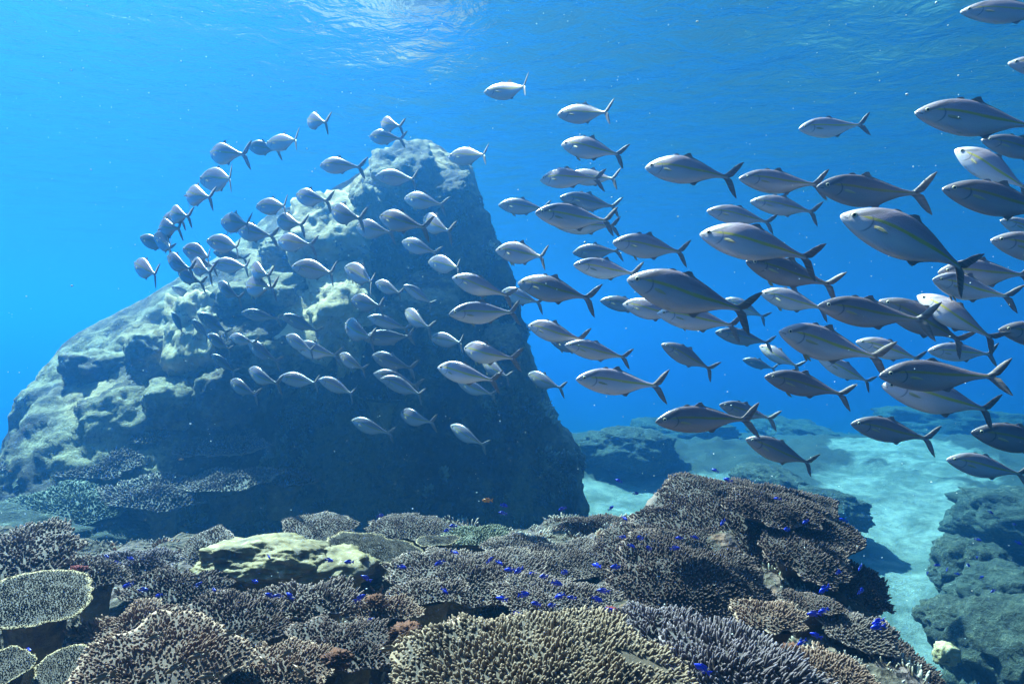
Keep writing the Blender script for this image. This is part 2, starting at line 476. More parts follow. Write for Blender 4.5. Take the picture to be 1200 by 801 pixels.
def sand_material():
    m = NT('pale_sand'); p = m.pos()
    a = m.noise(.35, 5, .6, p); b = m.noise(5, 5, .65, p); c = m.noise(38, 3, .6, p)
    base = m.ramp(b, [(.3, (.15, .145, .12)), (.7, (.32, .31, .26))])
    base = m.mix(m.ramp(c, [(.55, 0), (.72, .5)]), base, (.16, .15, .12))
    base = m.mix(m.ramp(m.noise(1.1, 6, .65, p, .5), [(.42, 0), (.60, .8)]), base, (.07, .08, .06))
    reef = m.ramp(m.math('ADD', m.attr('sandy'), m.math('MULTIPLY', m.math('SUBTRACT', b, .5), .8)), [(.2, 1), (.75, 0)])
    cc = m.mix(reef, base, m.ramp(c, [(.35, (.018, .018, .014)), (.7, (.06, .06, .04))]))
    m.col(cc); m.set(Roughness=.95); m.bump(m.math('ADD', b, m.math('MULTIPLY', c, .5)), .9, .06); return m.m

def bed_material():
    m = NT('reef_bed'); p = m.pos()
    a = m.noise(3.2, 6, .65, p); b = m.noise(17, 6, .7, p); v = m.n('ShaderNodeTexVoronoi', ins={'Scale': 30.}); m.l(p, v.inputs['Vector'])
    c = m.ramp(b, [(.30, (.020, .015, .012)), (.48, (.050, .037, .028)), (.62, (.12, .09, .06)), (.78, (.26, .22, .16))])
    c = m.mix(m.ramp(a, [(.5, 0), (.62, .7)]), c, m.ramp(b, [(.35, (.07, .045, .055)), (.7, (.23, .15, .14))]))
    c = m.mix(m.ramp(m.noise(6, 4, .6, p), [(.60, 0), (.68, .6)]), c, (.22, .10, .05))
    m.col(c); m.set(Roughness=.9); m.bump(m.math('ADD', b, v.outputs['Distance']), 1., .03); return m.m

xs = [-70+i*2.2 for i in range(24)]+[-17+i*.22 for i in range(159)]+[18+i*2.2 for i in range(26)]
ys = [4+i*.2 for i in range(100)]+[24+i*1.2 for i in range(30)]+[60+i*5 for i in range(20)]
sheet('seabed', xs, ys, seabed_h, sand_material())
sheet('reef_ledge', [-4.6+i*.034 for i in range(262)], [1.1+i*.034 for i in range(176)], bed_h, bed_material())

# ------------------------------------------------------------------ the big submerged boulder
def rock_material(name='rock_skin', s=1., patches=False):
    m = NT(name); p = m.pos(); g = m.n('ShaderNodeNewGeometry')
    a = m.noise(.55*s, 5, .6, p); b = m.noise(2.6*s, 8, .68, p); c = m.noise(13*s, 6, .7, p)
    base = m.ramp(b, [(.28, (.016, .008, .009)), (.42, (.036, .022, .020)), (.56, (.10, .064, .042)), (.72, (.30, .215, .12))])
    pale = m.ramp(c, [(.3, (.20, .155, .08)), (.55, (.34, .27, .15)), (.75, (.47, .38, .25))])
    base = m.mix(m.ramp(m.math('ADD', a, m.math('MULTIPLY', b, .25)), [(.58, 0), (.66, .9)]), base, pale)
    dead = m.ramp(c, [(.60, 0), (.68, 1)]); base = m.mix(m.math('MULTIPLY', dead, .45), base, (.50, .44, .34))
    dk = m.ramp(m.noise(7*s, 4, .7, p), [(.34, 1), (.46, 0)]); base = m.mix(m.math('MULTIPLY', dk, .75), base, (.045, .04, .035))
    red = m.ramp(m.noise(3.3*s, 4, .6, p), [(.66, 0), (.72, .6)]); base = m.mix(red, base, (.22, .09, .08))
    if patches:                # pale stone colour painted where the cap and the left flank slab look sunlit
        k = m.ramp(m.math('ADD', m.attr('patch_mask'), m.math('MULTIPLY', m.math('SUBTRACT', b, .5), 1.1)), [(.4, 0), (.62, .92)])
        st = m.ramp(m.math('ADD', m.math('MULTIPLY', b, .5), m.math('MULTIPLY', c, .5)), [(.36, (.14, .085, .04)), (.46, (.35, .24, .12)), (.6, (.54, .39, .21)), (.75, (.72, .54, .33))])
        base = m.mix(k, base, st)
    m.col(base); m.set(Roughness=.92); m.bump(m.math('ADD', b, m.math('MULTIPLY', c, .35)), 1., .10); return m.m
ROCK = rock_material()
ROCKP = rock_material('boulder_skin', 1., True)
def sunlit_stone(v):  # mask of the sunlit areas that get the paler stone colour
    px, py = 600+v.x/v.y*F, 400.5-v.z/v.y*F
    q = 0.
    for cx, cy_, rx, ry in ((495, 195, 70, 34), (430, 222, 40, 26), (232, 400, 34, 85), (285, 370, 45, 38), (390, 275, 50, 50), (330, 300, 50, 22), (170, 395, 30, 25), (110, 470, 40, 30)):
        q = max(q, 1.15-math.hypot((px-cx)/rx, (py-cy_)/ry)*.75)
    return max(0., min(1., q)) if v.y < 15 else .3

ST = [  # px | ridge py, Y | edge py, Y | foot py, Y
 (-170, 640, 11.0, 660, 9.8, 700, 10.0), (-60, 605, 11.2, 630, 9.7, 690, 10.0), (0, 545, 11.6, 600, 9.5, 690, 10.2), (35, 462, 12.1, 602, 9.2, 700, 10.6),
 (70, 405, 12.5, 606, 9.2, 710, 10.9), (100, 386, 12.8, 606, 9.2, 720, 11.2), (170, 348, 13.2, 592, 9.4, 740, 11.8), (210, 324, 13.3, 566, 9.7, 740, 12.0),
 (250, 305, 13.5, 545, 10.0, 745, 12.1), (290, 272, 13.7, 520, 10.4, 745, 12.2), (318, 246, 13.8, 470, 10.9, 745, 12.3), (345, 240, 13.9, 395, 11.5, 745, 12.4),
 (380, 224, 14.0, 338, 11.9, 745, 12.5), (420, 200, 14.1, 262, 12.4, 745, 12.6), (455, 180, 14.2, 228, 12.6, 745, 12.6), (475, 169, 14.2, 216, 12.7, 745, 12.6),
 (490, 165, 14.2, 217, 12.7, 745, 12.6), (508, 168, 14.2, 220, 12.6, 745, 12.6), (530, 188, 14.1, 226, 12.5, 745, 12.5), (548, 208, 14.0, 230, 12.5, 745, 12.5),
 (564, 232, 13.8, 240, 12.5, 745, 12.5), (572, 262, 13.6, 268, 12.6, 745, 12.5), (584, 300, 13.5, 308, 12.6, 745, 12.5), (600, 352, 13.4, 360, 12.6, 745, 12.5), (620, 408, 13.3, 415, 12.5, 745, 12.5),
 (645, 468, 13.2, 474, 12.5, 745, 12.5), (668, 530, 13.1, 537, 12.5, 745, 12.5), (682, 590, 13.0, 596, 12.5, 745, 12.5), (694, 690, 12.9, 700, 12.6, 745, 12.5)]

def build_boulder():
    cols = np.array(ST, float); px = cols[:, 0]
    # arc-length-ish resampling so that the steep right side is not starved
    L = np.concatenate([[0], np.cumsum(np.hypot(np.diff(px), np.diff(cols[:, 1])))])
    q = np.linspace(0, L[-1], 250)
    C = np.stack([np.interp(q, L, cols[:, i]) for i in range(7)], 1)
    for i in range(7):
        k = np.array([1, 2, 3, 2, 1.])/9; pad = np.pad(C[:, i], 2, mode='edge'); C[:, i] = np.convolve(pad, k, 'valid')
    rows = []
    for px_, rp, rY, ep, eY, fp, fY in C:
        r, e, f = at(px_, rp, rY), at(px_, ep, eY), at(px_, fp, fY)
        col_ = []
        bk = r+Vector((r.x*.15, 3.2, 0)); bk.z -= 2.6; low = Vector((bk.x, bk.y+1.0, -7))
        for i in range(14): s = i/14; col_.append(low.lerp(bk, s**.8)+Vector((0, 0, .0)))
        for i in range(12): s = i/12; col_.append(bk.lerp(r, s)+Vector((0, 0, 0)))
        nS = 74
        for i in range(nS):
            s = i/nS; p = r.lerp(e, s)
            bulge = math.sin(s*math.pi)*.22*min(1, (r-e).length/3)
            col_.append(p+Vector((0, -bulge*.6, bulge)))
        nF = 74
        for i in range(nF+1):
            s = i/nF; p = e.lerp(f, s)
            p.y += .62*math.sin(min(1, s*1.3)*math.pi)*.9*smooth(0, .3, s)
            col_.append(p)
        rows.append(col_)
    n, k = len(rows), len(rows[0])
    P = np.array([[tuple(p) for p in r] for r in rows])
    du = np.gradient(P, axis=0); dv = np.gradient(P, axis=1)
    N = np.cross(du, dv); N /= np.linalg.norm(N, axis=2, keepdims=True)+1e-9
    # outward = roughly towards the camera and up on the front rows
    mid = P.mean(axis=(0, 1)); sg = np.sign(((P[n//2, k//2]-mid)*N[n//2, k//2]).sum()) or 1
    N *= -1 if N[n//2, 60][2] < 0 else 1
    V = []
    for i in range(n):
        for j in range(k):
            p = P[i, j]
            v = Vector(p)
            d = .22*mn.fractal(v*.42+Vector((7, 1, 3)), .8, 2.1, 3)
            cell = mn.voronoi(Vector((p[0]*.55+p[2]*.25, p[1]*.5, p[2]*.75-p[0]*.25)), distance_metric='DISTANCE', exponent=2)[0]
            d += .26*(min(.55, cell[1]-cell[0])-.28)
            cell2 = mn.voronoi(v*1.7, distance_metric='DISTANCE', exponent=2)[0]
            d += .10*(min(.5, cell2[1]-cell2[0])-.2)
            d += .17*mn.ridged_multi_fractal(v*1.1, .9, 2.1, 4, .9, 1.9)*.3
            d += .075*mn.fractal(v*3.3, .7, 2.1, 4)+.03*mn.fractal(v*11, .7, 2.1, 2)
            edge = min(1, .22+abs(j-26)/16)
            V.append(v+Vector(N[i, j])*d*edge*.95)
    Fc = [(i*k+j, (i+1)*k+j, (i+1)*k+j+1, i*k+j+1) for i in range(n-1) for j in range(k-1)]
    Fc += [tuple(range(k)), tuple((n-1)*k+j for j in range(k-1, -1, -1))]
    r = empty('sea_boulder', (-2, 12.5, -4.4))
    tag(r, 'huge pale topped rock peak with a dark overhanging face behind the school of fish', 'rock')
    b = mesh_obj('rock_mass', V, Fc, ROCKP, attrs={'patch_mask': [sunlit_stone(v) for v in V]}); b.parent = r; b.matrix_parent_inverse = Matrix.Translation(-r.location)
    return r
boulder = build_boulder()

def rock_growth():
    me = bpy.data.objects['rock_mass'].data; rng = np.random.RandomState(4)
    P, D, H, Q, TV = [], [], [], [], []
    polys = [p for p in me.polygons if p.normal.z > .12 and p.center.y < 14.4 and -3.2 < p.center.z < 2.6 and len(p.vertices) == 4]
    ar = np.array([p.area for p in polys]); idx = rng.choice(len(polys), 900, p=ar/ar.sum())
    for i in idx:
        p = polys[i]; c = np.array(p.center); nrm = np.array(p.normal); rr = rng.uniform(.04, .16); sz = rng.uniform(.7, 1.6); tv = rng.rand()
        if mn.noise(Vector(c)*1.1) < -.12: continue
        a = np.cross(nrm, [0, 1, .2]); a /= np.linalg.norm(a); b = np.cross(nrm, a)
        for _ in range(int(6+rr*150)):
            t = rng.uniform(0, 6.28); q = rr*math.sqrt(rng.rand())
            P.append(c+a*q*math.cos(t)+b*q*math.sin(t)-nrm*(.01+q*.12)); d = nrm+a*math.cos(t)*q/rr*.7+b*math.sin(t)*q/rr*.7+rng.normal(0, .2, 3)+np.array([0, 0, .3]); D.append(d/np.linalg.norm(d))
            H.append(rng.uniform(.03, .09)*sz); Q.append(rng.uniform(.012, .024)*sz); TV.append(tv)
    V, F4, Tt = stubs(np.array(P), np.array(D), np.array(H), np.array(Q), 1.)
    m = NT('rock_growth'); c = m.ramp(m.attr('hue'), [(0, (.10, .10, .06)), (.3, (.26, .24, .15)), (.55, (.16, .12, .10)), (.8, (.38, .36, .25)), (1, (.50, .48, .38))])
    m.col(m.mix(m.ramp(m.attr('tip'), [(.5, 0), (1, .6)]), c, (.55, .53, .42))); m.set(Roughness=.9)
    o = mesh_obj('coral_growth', V, F4, m.m, attrs={'tip': Tt, 'hue': np.repeat(np.array(TV), 20)}); tag(o, kind='stuff')
    o.parent = boulder; o.matrix_parent_inverse = Matrix.Translation(-boulder.location)

rock_growth()

def lump(name, c, rad, seed, mat, parent=None, sub=5, blocky=.5, rough=1., rot=0, fine=0., tilt=0.):
    """a weathered stone: a sphere pushed towards a box and broken up by noise"""
    bm = bmesh.new(); bmesh.ops.create_icosphere(bm, subdivisions=sub, radius=1)
    M = Matrix.Rotation(tilt, 3, 'X') @ Matrix.Rotation(rot, 3, 'Z') @ Matrix.Rotation(.2*math.sin(seed), 3, 'X')
    avg = sum(rad)/3
    for v in bm.verts:
        p = v.co.copy(); mx = max(abs(p.x), abs(p.y), abs(p.z)); q = p.lerp(p/mx*.86, blocky)
        s = Vector((seed*3.1, seed*1.7, -seed))
        d = 1+rough*(.22*mn.fractal(p*1.1+s, .8, 2.1, 4)+.10*mn.fractal(p*3.7+s, .7, 2.1, 4)+fine*mn.fractal(p*14+s, .6, 2.1, 3))
        ce = mn.voronoi(p*1.6+s)[0]; d += rough*.16*(min(.5, ce[1]-ce[0])-.2)
        q = q*d; v.co = M @ Vector((q.x*rad[0], q.y*rad[1], q.z*rad[2]))
    me = bpy.data.meshes.new(name); bm.to_mesh(me); bm.free(); me.materials.append(mat)
    me.polygons.foreach_set('use_smooth', [True]*len(me.polygons))
    o = bpy.data.objects.new(name, me); COL.objects.link(o); o.location = c
    if parent is not None: o.parent = parent; o.matrix_parent_inverse = Matrix.Translation(-parent.location)
    return o

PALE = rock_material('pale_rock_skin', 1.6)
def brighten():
    m = NT('pale_lit_stone'); p = m.pos(); b = m.noise(3, 7, .66, p); c = m.noise(19, 5, .7, p)
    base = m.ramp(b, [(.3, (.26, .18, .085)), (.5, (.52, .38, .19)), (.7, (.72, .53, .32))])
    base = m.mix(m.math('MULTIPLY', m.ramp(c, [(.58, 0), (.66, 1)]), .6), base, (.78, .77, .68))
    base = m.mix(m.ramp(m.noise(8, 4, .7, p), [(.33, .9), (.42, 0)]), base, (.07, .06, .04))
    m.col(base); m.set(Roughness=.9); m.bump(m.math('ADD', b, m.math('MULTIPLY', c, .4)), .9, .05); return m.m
PALE_LIT = brighten()  # pale stone, its colour raised so the ledges look sunlit
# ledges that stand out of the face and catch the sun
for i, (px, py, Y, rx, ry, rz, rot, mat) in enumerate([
        (388, 275, 11.9, .66, .7, .60, .4, PALE_LIT), (345, 292, 12.2, .55, .6, .24, -.2, PALE), (400, 350, 11.0, .50, .6, .40, .6, PALE_LIT), (362, 382, 10.9, .55, .55, .36, -.5, PALE_LIT),
        (500, 345, 11.6, .58, .6, .20, .1, PALE), (408, 400, 11.2, .20, .4, .50, .2, PALE_LIT), (445, 378, 11.5, .45, .5, .26, .9, ROCK), (590, 404, 12.0, .34, .5, .22, .3, PALE),
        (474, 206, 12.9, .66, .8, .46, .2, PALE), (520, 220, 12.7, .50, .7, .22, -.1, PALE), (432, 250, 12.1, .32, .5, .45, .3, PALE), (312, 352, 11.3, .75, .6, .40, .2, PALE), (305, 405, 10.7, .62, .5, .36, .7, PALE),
        (236, 408, 11.5, .48, .7, 1.0, .35, PALE_LIT), (125, 440, 11.6, .6, .7, .40, .2, ROCK), (185, 420, 11.5, .5, .6, .38, .9, ROCK), (70, 525, 10.8, .5, .6, .3, .4, ROCK), (140, 500, 10.5, .55, .6, .45, 1.2, PALE), (270, 470, 10.6, .5, .5, .5, .1, ROCK), (205, 470, 10.5, .4, .5, .35, .6, PALE)]):
    lump('rock_block', at(px, py, Y), (rx, ry*(1.15 if mat is PALE_LIT else 1), rz*(.8 if mat is PALE_LIT else 1)), 3+i*1.37, mat, boulder, 5, .7 if mat is PALE_LIT else .38, .95, rot*.5, .03, .75 if mat is PALE_LIT else (.45 if mat is PALE else 0))

def mound_material():
    m = NT('dark_reef_growth'); p = m.pos(); b = m.noise(4, 7, .7, p); c = m.noise(16, 5, .7, p)
    k = m.ramp(m.math('ADD', m.math('MULTIPLY', b, .6), m.math('MULTIPLY', c, .4)), [(.36, (.02, .02, .016)), (.5, (.05, .055, .036)), (.6, (.11, .11, .07)), (.7, (.26, .24, .17))])
    m.col(k); m.set(Roughness=.9); m.bump(m.math('ADD', b, c), 1., .08); return m.m
MOUND = mound_material()
# reef heads on the sand further away and to the right
for (px, py, Y, rx, ry, rz, sd, lab) in [
        (1140, 668, 11.0, .62, .6, .55, 1.2, 'rounded blue green reef head below the pair of small blue fish at the right'),
        (1225, 612, 13.5, 1.6, 1.4, .75, 2.3, 'wide dark reef mound cut by the right edge, above the round reef head'),
        (1205, 775, 8.2, .95, .9, .8, 3.1, 'large dim reef mound filling the lower right corner beside the sand'),
        (972, 594, 14.5, .75, .8, .42, 4.7, 'low dark reef patch on the sand right of the big dark table coral'),
        (735, 528, 19.0, 1.3, 1.2, .7, 5.9, 'hazy blue reef mound on the sand just right of the big rock'),
        (800, 512, 27.0, 2.1, 1.5, .8, 6.4, 'hazy distant reef mound behind the two lowest middle fish'),
        (930, 512, 29.0, 2.6, 1.6, .9, 7.7, 'long hazy distant reef ridge beyond the sand patch'),
        (1120, 505, 30.0, 3.6, 2., 1.2, 8.8, 'broad hazy distant reef ridge behind the lowest right hand fish'),
        (1120, 726, 8.6, .38, .4, .3, 9.4, 'small dark reef knob beside the sand, under the round reef head'),
        (900, 566, 15.5, .9, .8, .4, 10.6, 'dim reef patch directly above the crest of the dark table coral'),
        (1190, 705, 10.0, .8, .8, .55, 11.8, 'dim reef mound touching the right edge, between the round head and the corner mound'),
        (20, 640, 8.6, 1.3, 1.0, .5, 12.9, 'shadowed reef mound at the foot of the big rock on the far left')]:
    o = lump('reef_mound', at(px, py, Y), (rx, ry, rz*.85), sd, MOUND, None, 5, .2, 1.0, sd, .05)
    tag(o, lab, 'reef mound', 'reef mounds on the sand')
o = lump('pale_stone', at(1108, 765, 6.4), (.10, .09, .10), 2.2, PALE_LIT, None, 4, .4, 1.)
tag(o, 'small whitish stone standing on the reef slope at the lower right', 'stone')
# ------------------------------------------------------------------ corals
def coral_mat(name, lo, hi, tipc, rimc, rough=.8):
    m = NT(name); tc = m.n('ShaderNodeTexCoord').outputs['Object']
    b = m.noise(9, 5, .65, tc); f = m.noise(60, 3, .6, tc)
    big = m.noise(3.2, 4, .6, tc)
    c = m.ramp(m.math('ADD', m.math('MULTIPLY', b, .75), m.math('MULTIPLY', f, .25)), [(.35, lo), (.65, hi)])
    c = m.mix(m.ramp(big, [(.50, 0), (.62, .75)]), c, tuple(v*.55 for v in lo))
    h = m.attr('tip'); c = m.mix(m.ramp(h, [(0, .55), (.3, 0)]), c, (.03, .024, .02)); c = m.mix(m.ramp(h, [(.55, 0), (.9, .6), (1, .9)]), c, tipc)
    r = m.attr('rim'); c = m.mix(m.ramp(r, [(.90, 0), (.965, .8), (1, 1)]), c, rimc)
    m.col(c); m.set(Roughness=rough); m.bump(f, .6, .006); return m.m
CM = {
 'dark': coral_mat('dusky_coral', (0.027, 0.013, 0.011), (0.065, 0.033, 0.026), (0.150, 0.083, 0.067), (0.177, 0.108, 0.085)),
 'grey': coral_mat('grey_coral', (0.057, 0.039, 0.032), (0.136, 0.089, 0.075), (0.273, 0.188, 0.160), (0.273, 0.194, 0.155)),
 'brown': coral_mat('brown_coral', (0.075, 0.038, 0.024), (0.171, 0.089, 0.058), (0.314, 0.182, 0.130), (0.375, 0.248, 0.170)),
 'pale': coral_mat('pale_green_coral', (0.081, 0.054, 0.029), (0.184, 0.123, 0.075), (0.328, 0.221, 0.144), (0.314, 0.215, 0.135)),
 'blue': coral_mat('blue_grey_coral', (0.055, 0.041, 0.043), (0.116, 0.083, 0.092), (0.232, 0.172, 0.190), (0.232, 0.177, 0.181)),
 'flat': coral_mat('olive_plate_coral', (.026, .016, .008), (.062, .038, .020), (.080, .052, .028), (.38, .28, .15)),
 'teal': coral_mat('green_coral', (0.068, 0.087, 0.055), (0.136, 0.150, 0.100), (0.260, 0.253, 0.170), (0.232, 0.226, 0.150)),
}

def table_coral(px, py, Y, r, label, mat='grey', tilt=18, roll=0, asp=1., dome=.10, lobes=.12, size=.016, hgt=.03, seed=1., thick=.02, tipv=1., stalk=.22, coverage=1., name='table_coral', spin=0., wav=.03):
    if Y < 5 and size > .012: size *= .74; hgt *= .62; dome *= .75; lobes *= 1.35
    rng = np.random.RandomState(int(seed*100) % 100000)
    nr, na = 18, 72
    def outline(th):
        return 1+lobes*mn.fractal(Vector((math.cos(th)*1.4+seed, math.sin(th)*1.4, seed)), .7, 2.1, 3)*1.6+.05*mn.noise(Vector((math.cos(th)*7, math.sin(th)*7, seed)))+.022*mn.noise(Vector((math.cos(th)*21, math.sin(th)*21, seed)))
    OUT = np.array([outline(2*math.pi*k/360) for k in range(361)])
    def rad(th): return np.interp(np.mod(th, 2*math.pi)*180/math.pi, np.arange(361), OUT)
    def top(x, y, q): return r*(dome*(1-q*q)+wav*math.sin(x/r*4+seed)*math.cos(y/r*3.3+seed)+wav*1.6*mn.noise(Vector((x/r*1.9+seed, y/r*1.9, seed))))
    V, Fc, tip, rim = [], [], [], []
    for side in (1, -1):
        for i in range(nr+1):
            q = (i/nr)**.85
            for k in range(na):
                th = 2*math.pi*k/na; R_ = rad(th)*r*q; x, y = R_*math.cos(th), R_*math.sin(th)*asp
                z = top(x, y, q)
                if side < 0: z -= thick*(1-q**3)+.002+r*.16*(1-q)**1.5
                V.append((x, y, z)); tip.append(0); rim.append(q if side > 0 else .5)
    def idx(s, i, k): return s*(nr+1)*na+i*na+k % na
    for s in (0, 1):
        for i in range(nr):
            for k in range(na):
                f = (idx(s, i, k), idx(s, i+1, k), idx(s, i+1, k+1), idx(s, i, k+1)); Fc.append(f if s == 0 else f[::-1])
    for k in range(na): Fc.append((idx(0, nr, k), idx(1, nr, k), idx(1, nr, k+1), idx(0, nr, k+1)))
    # branchlets
    sp = size*1.25
    m_ = int(r*1.5/sp)+1
    gx, gy = np.meshgrid(np.arange(-m_, m_+1), np.arange(-m_, m_+1))
    X = (gx+.5*(gy % 2)).ravel()*sp; Yy = gy.ravel()*sp*.87
    X = X+rng.uniform(-.42, .42, X.shape)*sp; Yy = Yy+rng.uniform(-.42, .42, Yy.shape)*sp
    th = np.arctan2(Yy, X); q = np.hypot(X, Yy)/(rad(th)*r)
    patch_mask = np.array([mn.noise(Vector((x/r*2.6+seed*2, y/r*2.6, seed))) for x, y in zip(X, Yy)])
    keep = (q < 1.0) & (rng.rand(len(q)) < .93) & ((patch_mask > -.62) | (size < .012))
    X, Yy, q, th = X[keep], Yy[keep], q[keep], th[keep]
    Yy = Yy*asp
    Z = np.array([top(x, y, qq) for x, y, qq in zip(X, Yy, q)])
    cl = np.array([mn.noise(Vector((x/size*.16+seed, y/size*.16, seed))) for x, y in zip(X, Yy)])
    H = hgt*(.5+.75*rng.rand(len(X)))*(1+.95*cl)*(1-.35*q**4)
    Rr = size*.40*(.75+.5*rng.rand(len(X)))
    lean = .25+.75*q**3
    D = np.stack([np.cos(th)*lean+rng.normal(0, .28, len(X)), np.sin(th)*lean+rng.normal(0, .28, len(X)), np.full(len(X), 1.0)], 1)
    D /= np.linalg.norm(D, axis=1, keepdims=True)
    P = np.stack([X, Yy, Z], 1)
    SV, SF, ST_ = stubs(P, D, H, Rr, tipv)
    per = 20
    rimS = np.repeat(np.clip(q, 0, 1), per)*.985
    off = len(V)
    V2 = np.concatenate([np.array(V), SV]); F2 = Fc+[tuple(i+off for i in f) for f in SF]
    root = empty(name, at(px, py, Y))
    root.rotation_euler = (R(tilt), R(roll), spin)
    tag(root, label, 'coral', 'corals of the reef')
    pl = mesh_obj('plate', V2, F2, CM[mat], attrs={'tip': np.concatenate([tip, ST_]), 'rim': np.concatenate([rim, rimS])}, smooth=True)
    pl.parent = root
    if stalk:
        n = 14; SVv, SFf = [], []
        for i in range(6):
            s = i/5; rr = r*(.62-.22*math.sin(s*math.pi*.6)) if i else r*.7
            for k in range(n):
                a = 2*math.pi*k/n; w = 1+.12*mn.noise(Vector((math.cos(a)*2, math.sin(a)*2, s*3+seed)))
                SVv.append((rr*w*math.cos(a), rr*w*math.sin(a)*asp, -thick-.06*r-stalk*s+dome*r*.4))
        for i in range(5):
            for k in range(n): SFf.append((i*n+k, (i+1)*n+k, (i+1)*n+(k+1) % n, i*n+(k+1) % n))
        SFf.append(tuple(range(n-1, -1, -1)))
        st = mesh_obj('stalk', SVv, SFf, ROCK); st.parent = root
    return root

T = table_coral
# left foreground
T(40, 700, 2.75, .205, 'round flat olive plate coral with a pale scalloped rim at the left edge', 'flat', 12, 6, .95, .02, .07, .0065, .006, 1.1, .012, .2, stalk=.3)
T(12, 652, 3.25, .30, 'pale fingered table coral behind the round olive plate at the left edge', 'grey', 16, -4, .9, .12, .12, .020, .034, 2.3)
T(8, 778, 2.30, .075, 'small grey leaf coral cut by the lower left edge', 'flat', 20, 12, 1, -.05, .1, .005, .004, 3.2, .006, .2)
T(72, 780, 2.36, .085, 'small round leaf coral below the round olive plate', 'flat', 24, -6, 1, -.05, .1, .005, .004, 4.1, .006, .2)
T(188, 775, 2.30, .235, 'brown fingered table coral with pale edge in the lower left foreground', 'brown', 22, 4, .9, .10, .10, .015, .024, 5.4)
T(150, 735, 2.75, .20, 'brown branching coral between the round olive plate and the brown fingered table', 'brown', 10, -8, .8, .15, .25, .016, .034, 6.2)
T(272, 728, 2.75, .22, 'low violet grey branching coral right of the brown fingered table coral', 'dark', 12, 6, .8, .14, .2, .016, .034, 7.7)
T(165, 660, 3.75, .22, 'blue grey finger coral left of the yellow green coral boulder', 'blue', 10, 0, .7, .15, .15, .017, .035, 8.5)
T(110, 672, 3.45, .16, 'small tangled coral right of the pale fingered table coral', 'grey', 10, 5, .8, .2, .2, .016, .034, 9.3)
T(243, 640, 4.15, .15, 'small dusky round coral touching the left end of the yellow green coral boulder', 'grey', 28, -6, 1, .2, .08, .013, .016, 10.1)
T(215, 690, 3.35, .22, 'dark grainy coral in front of the left end of the yellow green coral boulder', 'dark', 12, 5, .8, .16, .2, .016, .03, 10.9)
# middle
T(372, 622, 4.45, .235, 'grey table coral behind the flat lobed olive plate', 'grey', 18, 3, .9, .14, .1, .015, .018, 11.5)
T(430, 642, 3.95, .265, 'flat lobed olive plate coral with pale rim lying on the yellow green boulder', 'flat', 10, 6, .72, .03, .22, .007, .006, 12.3, .014, .2, spin=.3)
T(512, 633, 4.15, .125, 'small flat olive plate coral with pale rim right of the large lobed plate', 'flat', 4, -4, .7, .03, .12, .007, .006, 13.4, .012, .2)
T(478, 617, 4.75, .26, 'grey brown table coral behind the small flat olive plate', 'grey', 14, 0, .7, .14, .12, .016, .022, 14.4)
T(562, 628, 4.65, .24, 'green finger coral on the far edge of the ledge under the dark rock face', 'teal', 8, 0, .6, .16, .12, .018, .03, 15.2)
T(545, 672, 3.60, .42, 'broad violet grey finger coral field in the middle of the ledge', 'grey', 13, 0, .62, .10, .14, .018, .036, 16.7)
T(368, 702, 3.05, .20, 'grey finger coral in front of the yellow green coral boulder', 'grey', 12, 0, .7, .18, .12, .019, .042, 17.9)
T(320, 712, 3.05, .17, 'dark finger coral left of the grey one in front of the coral boulder', 'dark', 10, 6, .8, .16, .14, .017, .034, 18.3)
T(500, 692, 3.15, .17, 'small pale edged finger plate with a blue fish pair hovering over it', 'grey', 14, -4, .6, .10, .15, .016, .026, 19.6)
T(645, 655, 4.05, .40, 'long grey green coral bank left of the big dark table coral', 'grey', 10, 0, .6, .10, .15, .017, .032, 20.4)
T(648, 700, 3.30, .29, 'grey fingered plate behind the pale green foreground coral', 'grey', 12, 5, .6, .08, .16, .017, .026, 21.7)
T(560, 745, 2.80, .17, 'rusty brown low coral left of the pale green foreground coral', 'brown', 10, 0, .7, .12, .22, .014, .022, 22.2)
T(400, 752, 2.65, .22, 'dark reddish coral patch in the lower left middle', 'dark', 12, 0, .8, .12, .2, .015, .026, 23.4)
T(330, 780, 2.42, .17, 'brown grainy coral at the bottom edge right of the brown fingered table', 'brown', 12, 4, .8, .14, .2, .014, .024, 24.6)
T(450, 715, 3.0, .15, 'small ochre coral head below the grey finger coral field', 'brown', 10, 0, .8, .16, .2, .015, .026, 25.8)
T(640, 792, 2.18, .47, 'large pale green finger coral filling the bottom middle of the picture', 'pale', 20, 2, .62, .13, .06, .019, .036, 26.1)
T(862, 790, 2.30, .27, 'blue grey bushy staghorn coral right of the large pale green coral', 'blue', 16, 8, .85, .28, .10, .018, .055, 27.3)
T(765, 738, 2.72, .17, 'small pale blue branching coral between the pale green coral and the dark table', 'blue', 14, -8, .8, .26, .14, .018, .045, 27.9)
# the big dark table coral and its tiers
T(866, 612, 4.25, .60, 'big dark domed table coral forming the crest of the ledge on the right', 'dark', 19, -4, .86, .30, .10, .018, .032, 28.8, .03, stalk=.5)
T(770, 640, 4.05, .38, 'dark left shoulder tier of the big dark table coral', 'dark', 16, -12, .8, .18, .12, .018, .032, 29.9, .03)
T(910, 596, 4.05, .27, 'overlapping upper tier lying on the crest of the big dark table coral', 'dark', 24, 8, .66, .14, .16, .018, .030, 30.3, .02)
T(802, 676, 3.55, .41, 'wide lower skirt of the dark table coral with pale fringed tips', 'dark', 25, 4, .70, .16, .14, .018, .032, 31.7, .025)
T(942, 648, 3.80, .25, 'right hand skirt tier of the dark table coral above the cavity', 'dark', 22, 14, .9, .16, .16, .018, .032, 32.2, .02)
T(950, 706, 3.25, .135, 'small round dark plate with pale rim below the cavity of the dark table coral', 'dark', 14, 2, .7, .06, .14, .015, .018, 33.3, .014)
